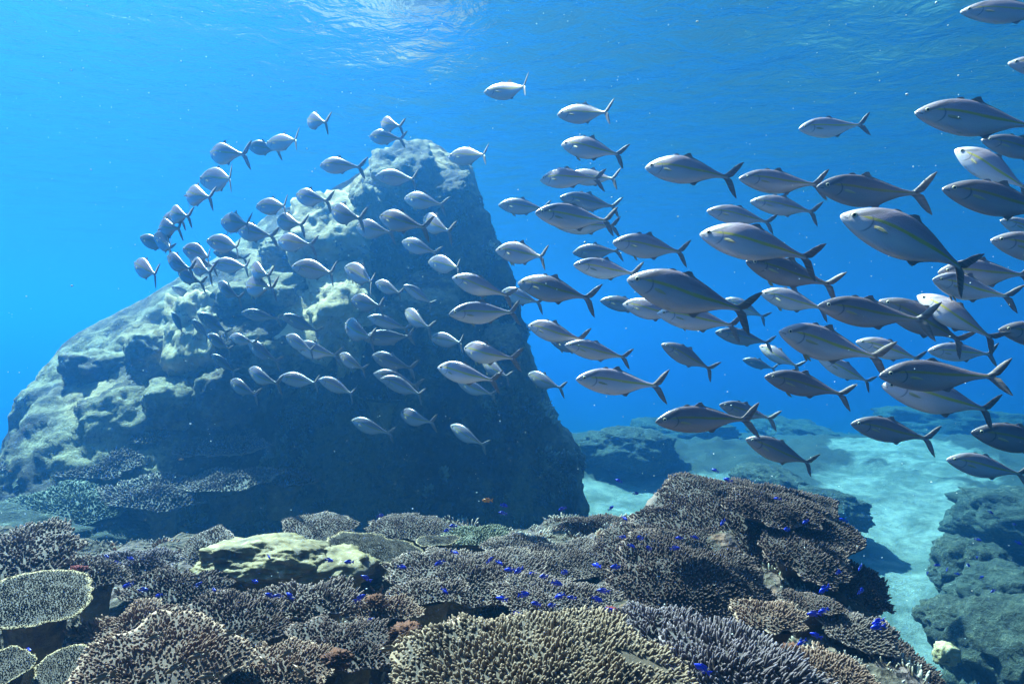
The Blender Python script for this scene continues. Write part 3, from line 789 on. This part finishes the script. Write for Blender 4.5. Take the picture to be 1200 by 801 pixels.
T(700, 618, 4.75, .26, 'grey shoulder coral where the ledge meets the big dark table coral', 'dark', 10, -6, .7, .16, .12, .017, .03, 34.4)
T(905, 722, 2.95, .15, 'ochre brown encrusted coral under the cavity of the dark table coral', 'brown', 14, 4, .8, .12, .2, .015, .024, 35.7)
T(1002, 735, 3.2, .19, 'dim grey coral on the right slope below the small round dark plate', 'grey', 18, 16, .9, .14, .18, .017, .028, 36.2)
T(975, 785, 2.6, .15, 'olive branching coral at the bottom edge right of the blue grey staghorn', 'brown', 14, 12, .9, .16, .18, .015, .028, 37.9)
T(1045, 775, 3.4, .22, 'dark branching coral on the lower right slope beside the white stone', 'dark', 22, 18, .9, .14, .2, .017, .03, 38.1)
T(1010, 688, 3.9, .18, 'dusky coral at the right foot of the big dark table coral', 'dark', 26, 20, .9, .16, .2, .017, .03, 39.5)

# table corals growing on the big boulder
for (px, py, Y, r, tl, rl, asp, mt, sd, lab) in [
        (268, 562, 9.55, .62, 8, -3, .72, 'grey', 41.1, 'pale table coral, left one of the overlapping pair at the base of the big rock'),
        (330, 560, 9.95, .46, 6, 4, .72, 'dark', 42.2, 'dim table coral half behind the pale one at the base of the big rock'),
        (180, 578, 9.2, .66, 14, 6, .7, 'grey', 43.3, 'wide shelf coral left of the overlapping pair on the rock base'),
        (80, 592, 8.9, .72, 20, 0, .7, 'teal', 44.4, 'greenish shelf coral at the lowest left corner of the big rock'),
        (255, 520, 10.2, .62, 22, 0, .6, 'grey', 45.5, 'grey shelf coral above the overlapping pair on the big rock'),
        (115, 545, 9.7, .55, 24, -4, .6, 'grey', 46.6, 'grey shelf coral on the left flank above the wide shelf coral'),
        (155, 452, 10.9, .42, 26, -14, .5, 'grey', 47.7, 'small ledge coral high on the left flank of the big rock'),
        (172, 508, 10.2, .34, 30, 0, .6, 'pale', 48.8, 'pale green plate coral in the middle of the left flank'),
        (40, 540, 10.0, .50, 22, 0, .6, 'dark', 49.9, 'dim shelf coral at the left edge of the big rock'),
        (466, 352, 11.5, .24, 6, 0, .7, 'flat', 51.1, 'tiny pale rimmed plate coral under the curved bright fish on the rock face'),
        (508, 340, 11.7, .24, 6, 0, .6, 'flat', 52.2, 'tiny plate coral on the ledge right of the pale rimmed one on the rock face'),
        (448, 468, 11.4, .36, -4, 2, .7, 'flat', 53.3, 'lone dark plate coral jutting from the middle of the dark rock face')]:
    T(px, py, Y, r, lab, mt, tl, rl, asp, .06, .16, .034, .05, sd, .03, stalk=.5)

# massive coral: the yellow green boulder
def massive():
    m = NT('massive_coral_skin'); p = m.pos(); b = m.noise(7, 6, .6, p); c = m.noise(42, 4, .6, p)
    k = m.ramp(b, [(.32, (.06, .045, .02)), (.48, (.16, .12, .05)), (.6, (.22, .17, .07)), (.75, (.32, .25, .15))])
    k = m.mix(m.ramp(m.noise(14, 5, .7, p), [(.56, 0), (.66, .6)]), k, (.42, .34, .26))
    k = m.mix(m.ramp(m.noise(5, 4, .65, p, .6), [(.32, .8), (.40, 0)]), k, (.12, .10, .09))
    m.col(k); m.set(Roughness=.75); m.bump(m.math('ADD', b, m.math('MULTIPLY', c, .3)), .8, .02)
    o = lump('boulder_coral', at(318, 662, 3.75), (.37, .30, .15), 5.3, m.m, None, 6, .2, .7, -.15, .03)
    tag(o, 'smooth yellow green coral boulder behind the grey finger corals, left of middle', 'coral')
    o = lump('boulder_coral', at(385, 664, 3.70), (.22, .2, .085), 7.3, m.m, None, 5, .25, 1., .3, .012)
    tag(o, 'smooth yellow coral mound under the flat lobed olive plate', 'coral')
massive()

# rubble and small encrusting growth that covers the ledge
def rubble():
    rng = np.random.RandomState(11); P, D, H, Q, TV = [], [], [], [], []
    cl = []
    for i in range(900):
        x, y = rng.uniform(-3.3, 3.2), rng.uniform(1.5, 6.2)
        cl.append((x, y, rng.uniform(.03, .10), rng.uniform(.5, 1.3), rng.rand()))
    for (x, y, rr, sz, tv) in cl:
        m_ = int(rr/.017*2.3*rr/.017*.35)+4
        for _ in range(min(m_, 42)):
            a = rng.uniform(0, 6.28); q = rr*math.sqrt(rng.rand())
            bx, by = x+q*math.cos(a), y+q*math.sin(a)
            P.append((bx, by, bed_h(bx, by)-.004)); d = np.array([math.cos(a)*q/rr*.7+rng.normal(0, .25), math.sin(a)*q/rr*.7+rng.normal(0, .25), 1.]); D.append(d/np.linalg.norm(d))
            H.append(rng.uniform(.016, .045)*sz); Q.append(rng.uniform(.005, .009)*sz); TV.append(tv)
    V, F4, Tt = stubs(np.array(P), np.array(D), np.array(H), np.array(Q), 1.)
    hue = np.repeat(np.array(TV), 20)
    m = NT('rubble_growth'); tp = m.attr('tip'); hu = m.attr('hue')
    c = m.ramp(hu, [(0, (.09, .06, .055)), (.2, (.16, .12, .10)), (.38, (.30, .22, .12)), (.5, (.14, .13, .15)), (.65, (.22, .22, .24)), (.8, (.33, .31, .21)), (.92, (.34, .16, .10)), (1, (.40, .38, .33))])
    c = m.mix(m.ramp(tp, [(.5, 0), (1, .75)]), c, (.52, .47, .40)); m.col(c); m.set(Roughness=.85)
    o = mesh_obj('coral_rubble', V, F4, m.m, attrs={'tip': Tt, 'hue': hue}); tag(o, kind='stuff')
rubble()

def sponges():
    m = NT('rusty_sponge'); p = m.pos(); b = m.noise(30, 5, .65, p)
    m.col(m.ramp(b, [(.3, (.04, .012, .008)), (.6, (.13, .045, .022)), (.8, (.22, .11, .06))])); m.set(Roughness=.9); m.bump(b, 1., .01)
    m2 = NT('crimson_sponge'); b = m2.noise(30, 5, .65, m2.pos())
    m2.col(m2.ramp(b, [(.3, (.06, .006, .008)), (.7, (.20, .022, .025))])); m2.set(Roughness=.9); m2.bump(b, 1., .01)
    for px, py, Y, r, mm, sd, lab in [(92, 668, 3.1, .045, m2, 1.1, 'small crimson sponge above the right rim of the round olive plate coral'),
            (440, 703, 2.95, .05, m, 2.2, 'rust coloured sponge beside the grey finger corals in the middle'),
            (476, 742, 2.6, .07, m, 3.4, 'rusty sponge mound left of the large pale green coral'),
            (716, 716, 2.95, .04, m2, 4.1, 'crimson sponge in the dark gap under the left fringe of the dark table coral'),
            (395, 772, 2.35, .06, m, 5.7, 'orange brown sponge near the bottom edge left of the pale green coral'),
            (930, 762, 2.7, .06, m, 6.9, 'ochre sponge lump right of the blue grey staghorn coral'),
            (118, 765, 2.35, .05, m, 7.3, 'rust sponge between the small round leaf coral and the brown fingered table')]:
        o = lump('sponge', at(px, py, Y), (r*.75, r*.6, r*.4), sd, mm.m, None, 5, 0, 2.0, sd, .16); tag(o, lab, 'sponge')
sponges()
# ------------------------------------------------------------------ the school: nose x y, tail fork x y, height, bend, away, label
SCHOOL = [
(361,142,384,144,19,'R',1,'foreshortened fish alone in open water left of the pair above the rock peak'),
(312,169,347,163,18,'l',1,'upper right fish of the trio in open water at top left'),
(291,172,328,176,15,'R',1,'faint middle fish of the trio at the top left of the school'),
(247,181,289,181,20,'R',1,'left fish of the trio at the top left of the school'),
(234,211,271,209,20,'L',1,'fish swimming alone just below the left fish of the upper left trio'),
(220,229,250,232,17,'R',1,'stubby fish with its tail edge on, above the far left cluster'),
(375,194,424,196,20,'r',1,'fish over blue water just left of the rock peak, level with its top'),
(347,229,386,236,18,'r',1,'fish before the skyline slope left of the rock peak, tail on pale stone'),
(300,242,334,241,17,'l',1,'small fish in clear blue water above the left shoulder of the rock'),
(201,250,222,254,13,'R',1,'topmost fish of the far left cluster in blue water'),
(192,256,216,259,12,'r',1,'second fish from the top in the far left cluster'),
(188,268,213,268,14,'r',1,'palest faint fish in the middle of the far left cluster'),
(181,276,199,292,14,'l',1,'stubby fish overlapping the dark lowest one of the far left cluster'),
(164,278,200,292,15,'R',1,'dark lowest left fish of the far left cluster'),
(197,301,226,316,16,'R',1,'dark nose up fish just under the far left cluster'),
(158,309,183,322,15,'0',1,'leftmost fish of the whole school, alone against blue water'),
(259,260,292,263,17,'0',1,'dark fish above the left shoulder of the rock, its tail behind a brighter one'),
(278,269,321,277,19,'r',1,'fish just right of and below the dark one over the left shoulder'),
(242,282,280,290,18,'L',1,'fish with a white fleck on its cheek over the left shoulder skyline'),
(214,292,246,302,16,'L',1,'pinkish backed fish at the skyline below and left of the white cheeked one'),
(222,302,252,313,14,'r',1,'bluish fish half hidden below the pinkish backed one at the skyline'),
(248,309,290,313,17,'L',1,'bright backed fish at the dark notch of the left shoulder'),
(250,295,288,303,14,'r',1,'faint fish between the white cheeked and bright backed ones'),
(325,258,356,264,17,'r',1,'fish in front of the small pale stone below the left skyline'),
(326,283,367,287,19,'R',1,'fish just below the small pale stone, over the dark notch'),
(342,312,390,320,21,'L',1,'fish against the dark notch left of the pale wedge of stone'),
(296,313,317,324,15,'R',1,'small stubby fish right of the bright backed one on the left shoulder'),
(289,335,324,338,19,'R',1,'fish with raised tail over the stony middle of the left flank'),
(256,331,282,350,14,'R',1,'faint translucent looking fish over the pale slab of the left flank'),
(208,316,238,332,15,'r',1,'faint fish at the skyline right above the dark forked tail fish'),
(226,308,248,320,14,'r',1,'bluish fish crowded at the skyline above the pale slab'),
(201,336,228,351,15,'R',-1,'dark fish with a widely forked tail at the top of the pale slab'),
(201,365,214,391,10,'l',1,'thin dark fish seen end on, leftmost over the pale slab'),
(231,367,267,390,14,'0',1,'plump dark fish pointing up left over the pale slab'),
(225,374,244,396,10,'0',1,'narrow dark fish between the thin end on one and the plump one'),
(243,392,270,410,13,'0',1,'dark fish just below the narrow dark one on the flank'),
(248,415,275,436,12,'0',1,'dark diving shape lowest on the lit part of the flank, nose up left'),
(283,366,327,374,17,'r',1,'pale fish over rubble in the middle of the flank, tail behind a darker one'),
(330,369,373,389,17,'0',1,'dark fish right behind the pale one over rubble in mid flank'),
(270,394,300,402,13,'r',1,'faint fish among the dark ones in the middle of the flank'),
(291,400,326,424,17,'R',1,'dark steeply tilted fish at the border of the lit flank and the dark face'),
(335,394,366,411,16,'0',1,'fish half hidden behind the bright blue backed one on the dark face'),
(346,405,396,417,20,'r',1,'bright blue backed fish on the dark face left of the knobby stone'),
(398,415,427,433,15,'R',1,'small fish with down bent tail under the knobby stone'),
(292,433,327,450,18,'R',1,'fish with long down bent tail over the lower border of the dark face'),
(270,446,301,463,15,'R',1,'dark fish lowest left of all against the dark face'),
(327,442,371,449,18,'L',1,'left fish of the two in line low on the dark face'),
(373,444,413,462,18,'L',1,'right fish of the two in line low on the dark face'),
(404,313,436,331,20,'l',1,'fish right of the pale wedge stone with its nose over the dark face'),
(411,352,447,359,19,'0',1,'dull dark fish over the shaded side of the knobby stone'),
(440,331,470,344,15,'0',1,'dim dark blue fish in mid dark face above the slim bright one'),
(473,334,506,356,13,'l',1,'slim bright fish seen from above beside the tiny rimmed plate coral'),
(475,364,505,385,20,'R',1,'plump fish with its tail hanging straight down, under the tiny rimmed plate coral'),
(431,371,478,386,16,'r',1,'teal fish slanting down right over the middle of the dark face'),
(405,380,438,396,21,'R',1,'plump fish with a bright patch on the cheek right of the knobby stone'),
(425,397,482,394,17,'L',1,'dark blue fish with forked tail up, below the teal one'),
(504,396,541,402,19,'L',1,'chunky fish below the one with the hanging tail'),
(436,416,484,432,20,'R',1,'large dull fish in mid face above the two overlapping ones'),
(438,437,490,452,17,'R',1,'back fish of the two overlapping ones over the lone dark plate coral'),
(446,443,494,463,21,'L',1,'front fish of the two overlapping ones over the lone dark plate coral'),
(412,492,458,508,19,'r',1,'lowest left fish on the dark face, alone below the lone plate coral'),
(469,484,508,495,20,'R',1,'middle one of the three lowest fish on the dark face'),
(528,498,568,522,20,'r',1,'nose up fish, right one of the three lowest on the dark face'),
(447,145,470,148,21,'R',1,'upper fish of the pair above the rock peak, tail edge on'),
(433,160,472,163,17,'r',1,'lower fish of the pair touching the top of the rock peak'),
(525,184,569,181,22,'L',1,'fish over blue water just right of the rock peak'),
(440,206,486,210,20,'l',1,'fish in front of the sunlit stone just under the rock peak'),
(389,247,425,257,20,'r',1,'dark plump fish at the right border of the pale wedge of stone'),
(474,232,521,241,20,'r',1,'fish at the top of the dark face right under the sunlit cap'),
(445,254,500,267,25,'r',1,'larger pinkish fish in the upper dark face, tail behind the curved one'),
(418,266,460,273,20,'r',1,'fish half hidden by the larger pinkish one in the upper dark face'),
(497,256,529,272,21,'R',1,'curved fish with a bright tail hanging straight down in the upper dark face'),
(471,283,513,297,18,'r',1,'greenish fish below the larger pinkish one in the upper dark face'),
(418,289,436,297,16,'R',-1,'small teal fish seen nearly end on, right of the pale wedge stone'),
(502,307,537,314,21,'L',1,'bright stubby fish with raised tail near the right border of the dark face'),
(588,341,634,355,21,'r',1,'faint fish behind the striped tail at the right border of the dark face'),
(530,325,597,347,27,'R',1,'fish with a clear yellow stripe on the dark face, tail reaching the right border'),
(526,368,603,366,29,'L',1,'long fish below the yellow striped one on the dark face'),
(565,422,597,442,20,'R',1,'half hidden fish under the arched one, low on the dark face'),
(544,408,606,420,27,'R',1,'arched fish with a ringed eye, low on the right of the dark face'),
(536,447,579,463,19,'R',1,'fish under the brightest one low on the dark face'),
(513,430,580,446,28,'r',1,'brightest fish on the dark face, white pelvic fin hanging down'),
(567,108,616,100,25,'L',1,'highest fish of the middle school, alone near the rippled surface'),
(653,134,713,131,27,'l',1,'upper fish of the two swimming alone above the middle school'),
(658,169,728,182,28,'r',1,'lower fish of the two swimming alone above the middle school'),
(664,206,721,209,25,'l',1,'back fish of the close pair under the two lone ones'),
(633,211,703,210,27,'R',1,'front fish of the close pair under the two lone ones, tail edge on'),
(656,231,722,242,22,'L',1,'dark fish squeezed between the close pair and the bright pinkish one'),
(584,240,640,245,22,'0',1,'slim fish with pointed snout just left of the bright pinkish one'),
(650,264,721,265,18,'r',1,'silvery belly showing under the bright pinkish fish'),
(627,249,715,259,32,'L',1,'bright pinkish fish with big pale tail, middle of the upper school'),
(581,293,637,301,26,'l',1,'fish just clear of the right border of the dark face'),
(671,296,726,294,23,'0',1,'dark fish behind the noses of two brighter ones in the middle'),
(718,284,800,296,30,'r',1,'fish with slim forked tail above the largest middle one'),
(672,310,746,321,27,'L',1,'pale fish whose tail ends at the snout of the largest middle one'),
(703,352,760,362,23,'0',1,'dull dark fish behind the bright head under the largest middle one'),
(730,356,800,371,31,'r',1,'fish showing only its bright white head under the largest middle one'),
(607,331,693,350,34,'r',1,'dark backed fish with a yellow stripe left of the largest middle one'),
(850,350,896,372,20,'R',1,'fish showing mostly its tail behind the tail of the largest middle one'),
(770,367,862,382,25,'r',1,'white headed fish with drooping pelvic fin right under the largest middle one'),
(735,327,874,364,44,'r',1,'largest fish of the middle school, clear yellow stripe and orange eye ring'),
(645,399,692,411,20,'r',1,'shadowy fish behind the yellowish striped one in the lower middle'),
(619,381,684,398,28,'r',1,'fish with a yellowish stripe just right of the lower dark face'),
(662,404,734,419,24,'0',1,'fish with bright white snout and fin below the yellowish striped one'),
(619,438,660,455,22,'r',1,'small fish at the lower right border of the dark face'),
(675,444,774,452,30,'L',1,'long level fish alone in the lower middle of the picture'),
(775,403,834,433,24,'0',1,'dark nose up fish alone under the white headed one'),
(838,389,902,402,20,'0',1,'faint fish with white fin behind the end of the largest middle one'),
(870,421,908,432,17,'0',1,'small faint fish with stripe on its head in the gap at lower middle right'),
(890,405,936,430,25,'r',1,'stubby fish with a white fin above the dark striped one'),
(756,196,858,209,34,'R',1,'fish leading the upper right group, nose at far left of the row'),
(866,209,961,216,34,'l',1,'second fish of the upper right row, behind the tail of the leading one'),
(957,219,1083,226,42,'L',1,'third fish of the upper right row, dark violet with spread tail'),
(828,247,903,261,24,'r',1,'small pale fish directly above the striped violet backed one'),
(879,236,955,249,27,'r',1,'small silver fish under the second fish of the upper right row'),
(874,306,976,334,34,'L',1,'dull fish partly under the striped violet backed one'),
(820,274,951,303,42,'R',1,'violet backed fish with yellow stripe under the small silver one'),
(1099,319,1205,322,36,'0',1,'fish behind the curled tail of the largest right hand fish'),
(985,252,1133,316,50,'R',1,'largest right hand fish, bold yellow stripe, orange snout and curled tail'),
(936,151,1012,146,28,'l',1,'pale fish alone in open water at upper right'),
(1072,132,1215,148,50,'0',1,'big violet fish cut by the right edge, second big one from the top'),
(1125,14,1240,14,46,'0',1,'big fish cut by the upper right corner'),
(1181,74,1280,86,40,'0',1,'fish of which only the snout shows at the right edge near the top'),
(1150,164,1240,184,30,'0',1,'dim fish behind the tail of the big violet one at the right edge'),
(1119,175,1205,222,40,'r',1,'fish with a glaring white head at the right edge'),
(1104,221,1240,250,50,'0',1,'big dark fish with pale eye ring under the glaring white headed one'),
(1161,281,1275,304,44,'0',1,'pinkish headed fish cut by the right edge, level with the curled tail'),
(1172,258,1240,282,24,'0',1,'pale fleck of a fish between two big ones at the right edge'),
(1093,327,1186,348,28,'L',1,'slim pale fish crossing behind the hanging lobe of the curled tail'),
(1030,352,1128,400,36,'r',1,'grey fish mostly hidden behind the dark yellow striped one at right'),
(1075,346,1166,398,44,'R',1,'broad white faced fish heading up left at right'),
(958,358,1087,375,44,'L',1,'dark fish with a straight bright yellow stripe at right'),
(891,343,967,362,33,'0',1,'pale fish with a white fin left of the dark straight striped one'),
(1003,400,1078,421,29,'r',1,'pale blue fish behind the tail of the grey orange snouted one'),
(1087,411,1163,415,28,'0',1,'pale teal fish in the gap under the white faced one'),
(1170,386,1275,402,38,'0',1,'dark fish entering at the right edge at middle height'),
(959,420,1019,448,24,'r',1,'small bright fish with yellow stripe under the grey orange snouted one'),
(913,388,1032,419,42,'L',1,'grey orange snouted fish with orange eye at lower right'),
(1030,440,1172,441,40,'L',1,'shadowed fish overlapping just above the bright open mouthed one'),
(1033,451,1161,481,46,'R',1,'bright silver fish with open white mouth and yellow stripe at lower right'),
(896,441,991,463,36,'L',1,'dark striped fish with bright cheek under the grey orange snouted one'),
(997,496,1091,515,32,'l',1,'dim fish low on the right with sand behind its belly'),
(843,474,906,491,24,'L',1,'fish tucked behind the tail of the low dark one left of the sand'),
(768,494,880,492,36,'L',1,'dark pinkish fish lowest in the middle, over the hazy distant reef'),
(874,514,950,543,28,'r',1,'dark fish slanting up left just above the crest of the table coral'),
(1138,506,1250,524,36,'0',1,'dim fish cut by the right edge under the bright open mouthed one'),
(1109,538,1200,556,32,'0',1,'lowest right hand fish with a thin bright fin under its belly'),
]
for (a, b_, c, d, h, bd, aw, lab) in SCHOOL: place_jack(a, b_, c, d, h, lab, bd, aw)

# ------------------------------------------------------------------ small electric blue damselfish over the corals
def small_fish_proto(name, col, deep, emit=None, colour_name='blue_fish_skin'):
    m = NT(colour_name); tc = m.n('ShaderNodeTexCoord').outputs['Object']
    f = m.noise(8, 2, .5, tc); m.col(m.ramp(f, [(.3, col[0]), (.7, col[1])])); m.set(Roughness=.35, Specular_IOR_Level=.7)
    V, Fc = [], []
    n, k = 11, 10
    tp = [.01, .07, .13, .17, .18, .17, .14, .10, .065, .05, .06]
    for i in range(n):
        x = .5-i/(n-1)*.82
        for j in range(k):
            a = 2*math.pi*j/k; V.append((x, math.sin(a)*tp[i]*.42*(1 if i < 9 else .3), math.cos(a)*tp[i]*deep))
    for i in range(n-1):
        for j in range(k): Fc.append((i*k+j, i*k+(j+1) % k, (i+1)*k+(j+1) % k, (i+1)*k+j))
    Fc.append(tuple(range(k-1, -1, -1))); Fc.append(tuple((n-1)*k+j for j in range(k)))
    r = empty(name)
    b = mesh_obj('body', V, Fc, m.m); b.parent = r
    def bl(nm, out, th=.008):
        V = [(x, s*th, z) for s in (1, -1) for x, z in out]; q = len(out)
        F_ = [tuple(range(q)), tuple(range(2*q-1, q-1, -1))]+[(i, q+i, q+(i+1) % q, (i+1) % q) for i in range(q)]
        o = mesh_obj(nm, V, F_, m.m, smooth=False); o.parent = r
    bl('tail_fin', [(-.30, .05), (-.42, .13), (-.54, .17), (-.49, .06), (-.46, 0), (-.49, -.06), (-.54, -.17), (-.42, -.13), (-.30, -.05)])
    bl('dorsal_fin', [(.25, .15*deep), (.10, .18*deep+.07), (-.10, .15*deep+.10), (-.24, .10*deep+.09), (-.20, .08*deep), (0, .13*deep)])
    bl('anal_fin', [(.0, -.14*deep), (-.10, -.14*deep-.07), (-.24, -.10*deep-.08), (-.20, -.07*deep)])
    return r

def surf_Y(px, py, lo=1.9, hi=9.):
    Y = lo
    while Y < hi:
        p = at(px, py, Y)
        if p.z < bed_h(p.x, p.y)+.20: return Y
        Y += .04
    return None

BLUE = [(33,616),(47,624),(74,620),(74,635),(125,652),(136,659),(153,654),(114,680),(150,685),(168,691),(186,697),(232,685),(251,691),(315,652),(299,681),(316,697),(326,698),(340,698),(32,763),
(446,604),(386,656),(409,658),(429,677),(422,700),(434,727),(471,664),(515,659),(514,696),(521,692),(514,740),(533,647),(524,621),(531,616),(574,656),(585,659),(597,667),(608,668),(609,628),(624,672),(637,675),(653,683),(588,701),(614,696),(628,707),(646,709),(572,730),(588,734),(604,719),(630,790),(656,783),(591,592),(589,601),
(838,551),(853,562),(890,570),(911,584),(725,563),(745,578),(716,595),(659,596),(732,607),(730,629),(750,630),(740,639),(760,642),(796,630),(814,629),(791,642),(847,612),(699,662),(721,664),(662,670),(707,692),(700,702),(712,715),(670,700),(656,698),(659,732),(922,620),(944,611),(983,670),(966,690),(965,715),(954,719),(956,744),(940,752),(823,783),
(988,609),(988,618),(1008,665),(1009,692),(1029,728),(1029,734),(1075,785),(1095,785),(1161,600),(1189,614),(1194,636),(1146,632),(1145,653),(1098,662),(1087,671),(1110,667),(1122,672),(1135,662),(1150,676),(1164,692)]
ZONES = [  # test on pixel, words
 (lambda x, y: x < 100, 'over the corals at the left edge'),
 (lambda x, y: x < 262, 'over the brown corals at lower left'),
 (lambda x, y: x < 350, 'before the yellow green coral boulder'),
 (lambda x, y: x < 480 and y < 800, 'around the flat lobed olive plate'),
 (lambda x, y: x < 560, 'over the violet grey finger corals'),
 (lambda x, y: x < 650 and y < 640, 'against the dark water beyond the ledge'),
 (lambda x, y: x < 640 and y < 690, 'on the grey green coral bank'),
 (lambda x, y: x < 680 and y < 745, 'behind the large pale green coral'),
 (lambda x, y: x < 840 and y > 745, 'over the pale green foreground coral'),
 (lambda x, y: x < 775 and y < 610, 'at the left shoulder of the dark table coral'),
 (lambda x, y: x < 775 and y < 650, 'in the cluster on the dark table coral'),
 (lambda x, y: x < 775, 'below the left fringe of the dark table coral'),
 (lambda x, y: x < 960 and y < 650, 'over the crest of the dark table coral'),
 (lambda x, y: x < 1040 and y > 640, 'at the right foot of the dark table coral'),
 (lambda x, y: x < 1060 and y < 640, 'over the sand right of the dark table coral'),
 (lambda x, y: y > 770, 'at the bottom edge on the right slope'),
 (lambda x, y: True, 'around the dim round reef head')]
ORD = ['leftmost']+[w for w in 'second third fourth fifth sixth seventh eighth ninth tenth eleventh twelfth thirteenth fourteenth fifteenth'.split()]
def place_blue():
    proto = small_fish_proto('blue_damselfish', ((.006, .018, .45), (.012, .03, .70)), 1.0)
    z = {}
    for (x, y) in sorted(BLUE):
        for i, (f, w) in enumerate(ZONES):
            if f(x, y): z.setdefault(i, []).append((x, y)); break
    rnd = random.Random(8); first = True
    for i, pts in z.items():
        for q, (x, y) in enumerate(pts):
            Y = surf_Y(x, y)
            Y = (Y-rnd.uniform(.12, .4)) if Y else rnd.uniform(5.0, 6.5)
            if x > 1060: Y = rnd.uniform(6, 8)
            if i == 5: Y = rnd.uniform(4.4, 5.2)
            r = copy_thing(proto)
            s = rnd.uniform(.040, .056)*(1.0 if Y < 4.5 else 1.25)
            r.location = at(x, y, Y); r.scale = (s, s, s)
            ya = rnd.choice([0, 180])+rnd.uniform(-50, 50)
            r.rotation_euler = (rnd.uniform(-.3, .3), R(rnd.uniform(-30, 30)), R(ya))
            w = ZONES[i][1]
            tag(r, ('electric blue damselfish '+w) if len(pts) == 1 else ('leftmost blue damselfish '+w) if q == 0 else '%s blue damselfish from left %s' % (ORD[q], w), 'fish', 'small electric blue damselfish over the corals')
    for c in list(proto.children): bpy.data.objects.remove(c)
    bpy.data.objects.remove(proto)
place_blue()

def place_small(name, cols, pts, labels, cat, group, size, deep, skin):
    proto = small_fish_proto(name, cols, deep, colour_name=skin); rnd = random.Random(3)
    for (x, y, Y, yaw, pit), lab in zip(pts, labels):
        r = copy_thing(proto); s = size*rnd.uniform(.9, 1.1)
        r.location = at(x, y, Y); r.scale = (s, s, s); r.rotation_euler = (0, R(pit), R(yaw))
        tag(r, lab, cat, group)
    for c in list(proto.children): bpy.data.objects.remove(c)
    bpy.data.objects.remove(proto)
place_small('orange_fish', ((.75, .22, .03), (.9, .35, .06)), [(212, 538, 8.2, 170, 10), (571, 586, 4.8, 180, 0), (12, 552, 8.4, 160, 0)],
    ['tiny orange fish in front of the shelf corals on the left flank', 'tiny orange fish in the dark water beyond the ledge', 'tiny orange fish at the left edge beside the rock flank'], 'fish', 'tiny orange fish', .07, 1., 'orange_fish_skin')
BR = [(180, 747, 2.15, 200, 18), (232, 768, 2.05, 190, 12), (205, 782, 2.0, 205, 25), (244, 792, 2.0, 180, 8), (175, 790, 2.0, 215, 30), (310, 775, 2.1, 150, -25), (337, 765, 2.15, 200, 20), (352, 787, 2.0, 150, -28), (270, 742, 2.2, 190, 10), (296, 738, 2.3, 200, 14), (120, 794, 1.95, 195, 15), (455, 760, 2.2, 185, 5), (470, 748, 2.3, 205, 22)]
BRL = ['slim brown wrasse above the upper part of the brown fingered coral', 'slim brown wrasse over the pale right rim of the brown fingered coral', 'slim brown wrasse over the middle of the brown fingered coral', 'slim brown wrasse at the bottom edge beside the fingered coral rim',
       'slim brown wrasse at the bottom edge over the left of the fingered coral', 'slim brown wrasse pointing upward right of the brown fingered coral', 'slim brown wrasse over the dark reddish coral patch', 'lowest slim brown wrasse near the dark reddish coral patch',
       'slim brown wrasse at the upper right of the brown fingered coral', 'slim brown wrasse over the low violet grey coral', 'slim brown wrasse at the bottom edge under the small round leaf coral', 'slim brown wrasse left of the pale green foreground coral', 'slim tilted brown wrasse just above the level one left of the pale green coral']
place_small('brown_wrasse', ((.13, .07, .035), (.22, .12, .055)), BR, BRL, 'fish', 'slim brown wrasse in the foreground', .062, .62, 'brown_fish_skin')

# ------------------------------------------------------------------ drifting specks in the water
def snow():
    rng = np.random.RandomState(3); V, Fc = [], []
    t = (1+5**.5)/2
    ico = np.array([(-1, t, 0), (1, t, 0), (-1, -t, 0), (1, -t, 0), (0, -1, t), (0, 1, t), (0, -1, -t), (0, 1, -t), (t, 0, -1), (t, 0, 1), (-t, 0, -1), (-t, 0, 1)])/1.9
    fc = [(0, 11, 5), (0, 5, 1), (0, 1, 7), (0, 7, 10), (0, 10, 11), (1, 5, 9), (5, 11, 4), (11, 10, 2), (10, 7, 6), (7, 1, 8), (3, 9, 4), (3, 4, 2), (3, 2, 6), (3, 6, 8), (3, 8, 9), (4, 9, 5), (2, 4, 11), (6, 2, 10), (8, 6, 7), (9, 8, 1)]
    n = 0
    for i in range(1350):
        Y = 1.1+6.5*rng.rand()**.8
        px, py = rng.uniform(-200, 1400), rng.uniform(-60, 760)
        p = at(px, py, Y)
        if p.z < bed_h(p.x, p.y)+.1 if Y < 7 else False: continue
        if p.z > HS-.4: continue
        s = (.0004+.0010*rng.rand()**3)*Y**.75*(1.9 if rng.rand() > .93 else 1)
        V.append(ico*s*rng.uniform(.6, 1.4, 3)+np.array(p)); Fc += [tuple(q+n for q in f) for f in fc]; n += 12
    m = NT('speck'); m.set(Base_Color=(.85, .88, .85, 1), Roughness=.6)
    m.b.inputs['Subsurface Weight'].default_value = 0
    o = mesh_obj('drifting_specks', np.concatenate(V), Fc, m.m); tag(o, kind='stuff')
snow()
for L in PROTOS.values():
    for r in L:
        for c in list(r.children): bpy.data.objects.remove(c)
        bpy.data.objects.remove(r)
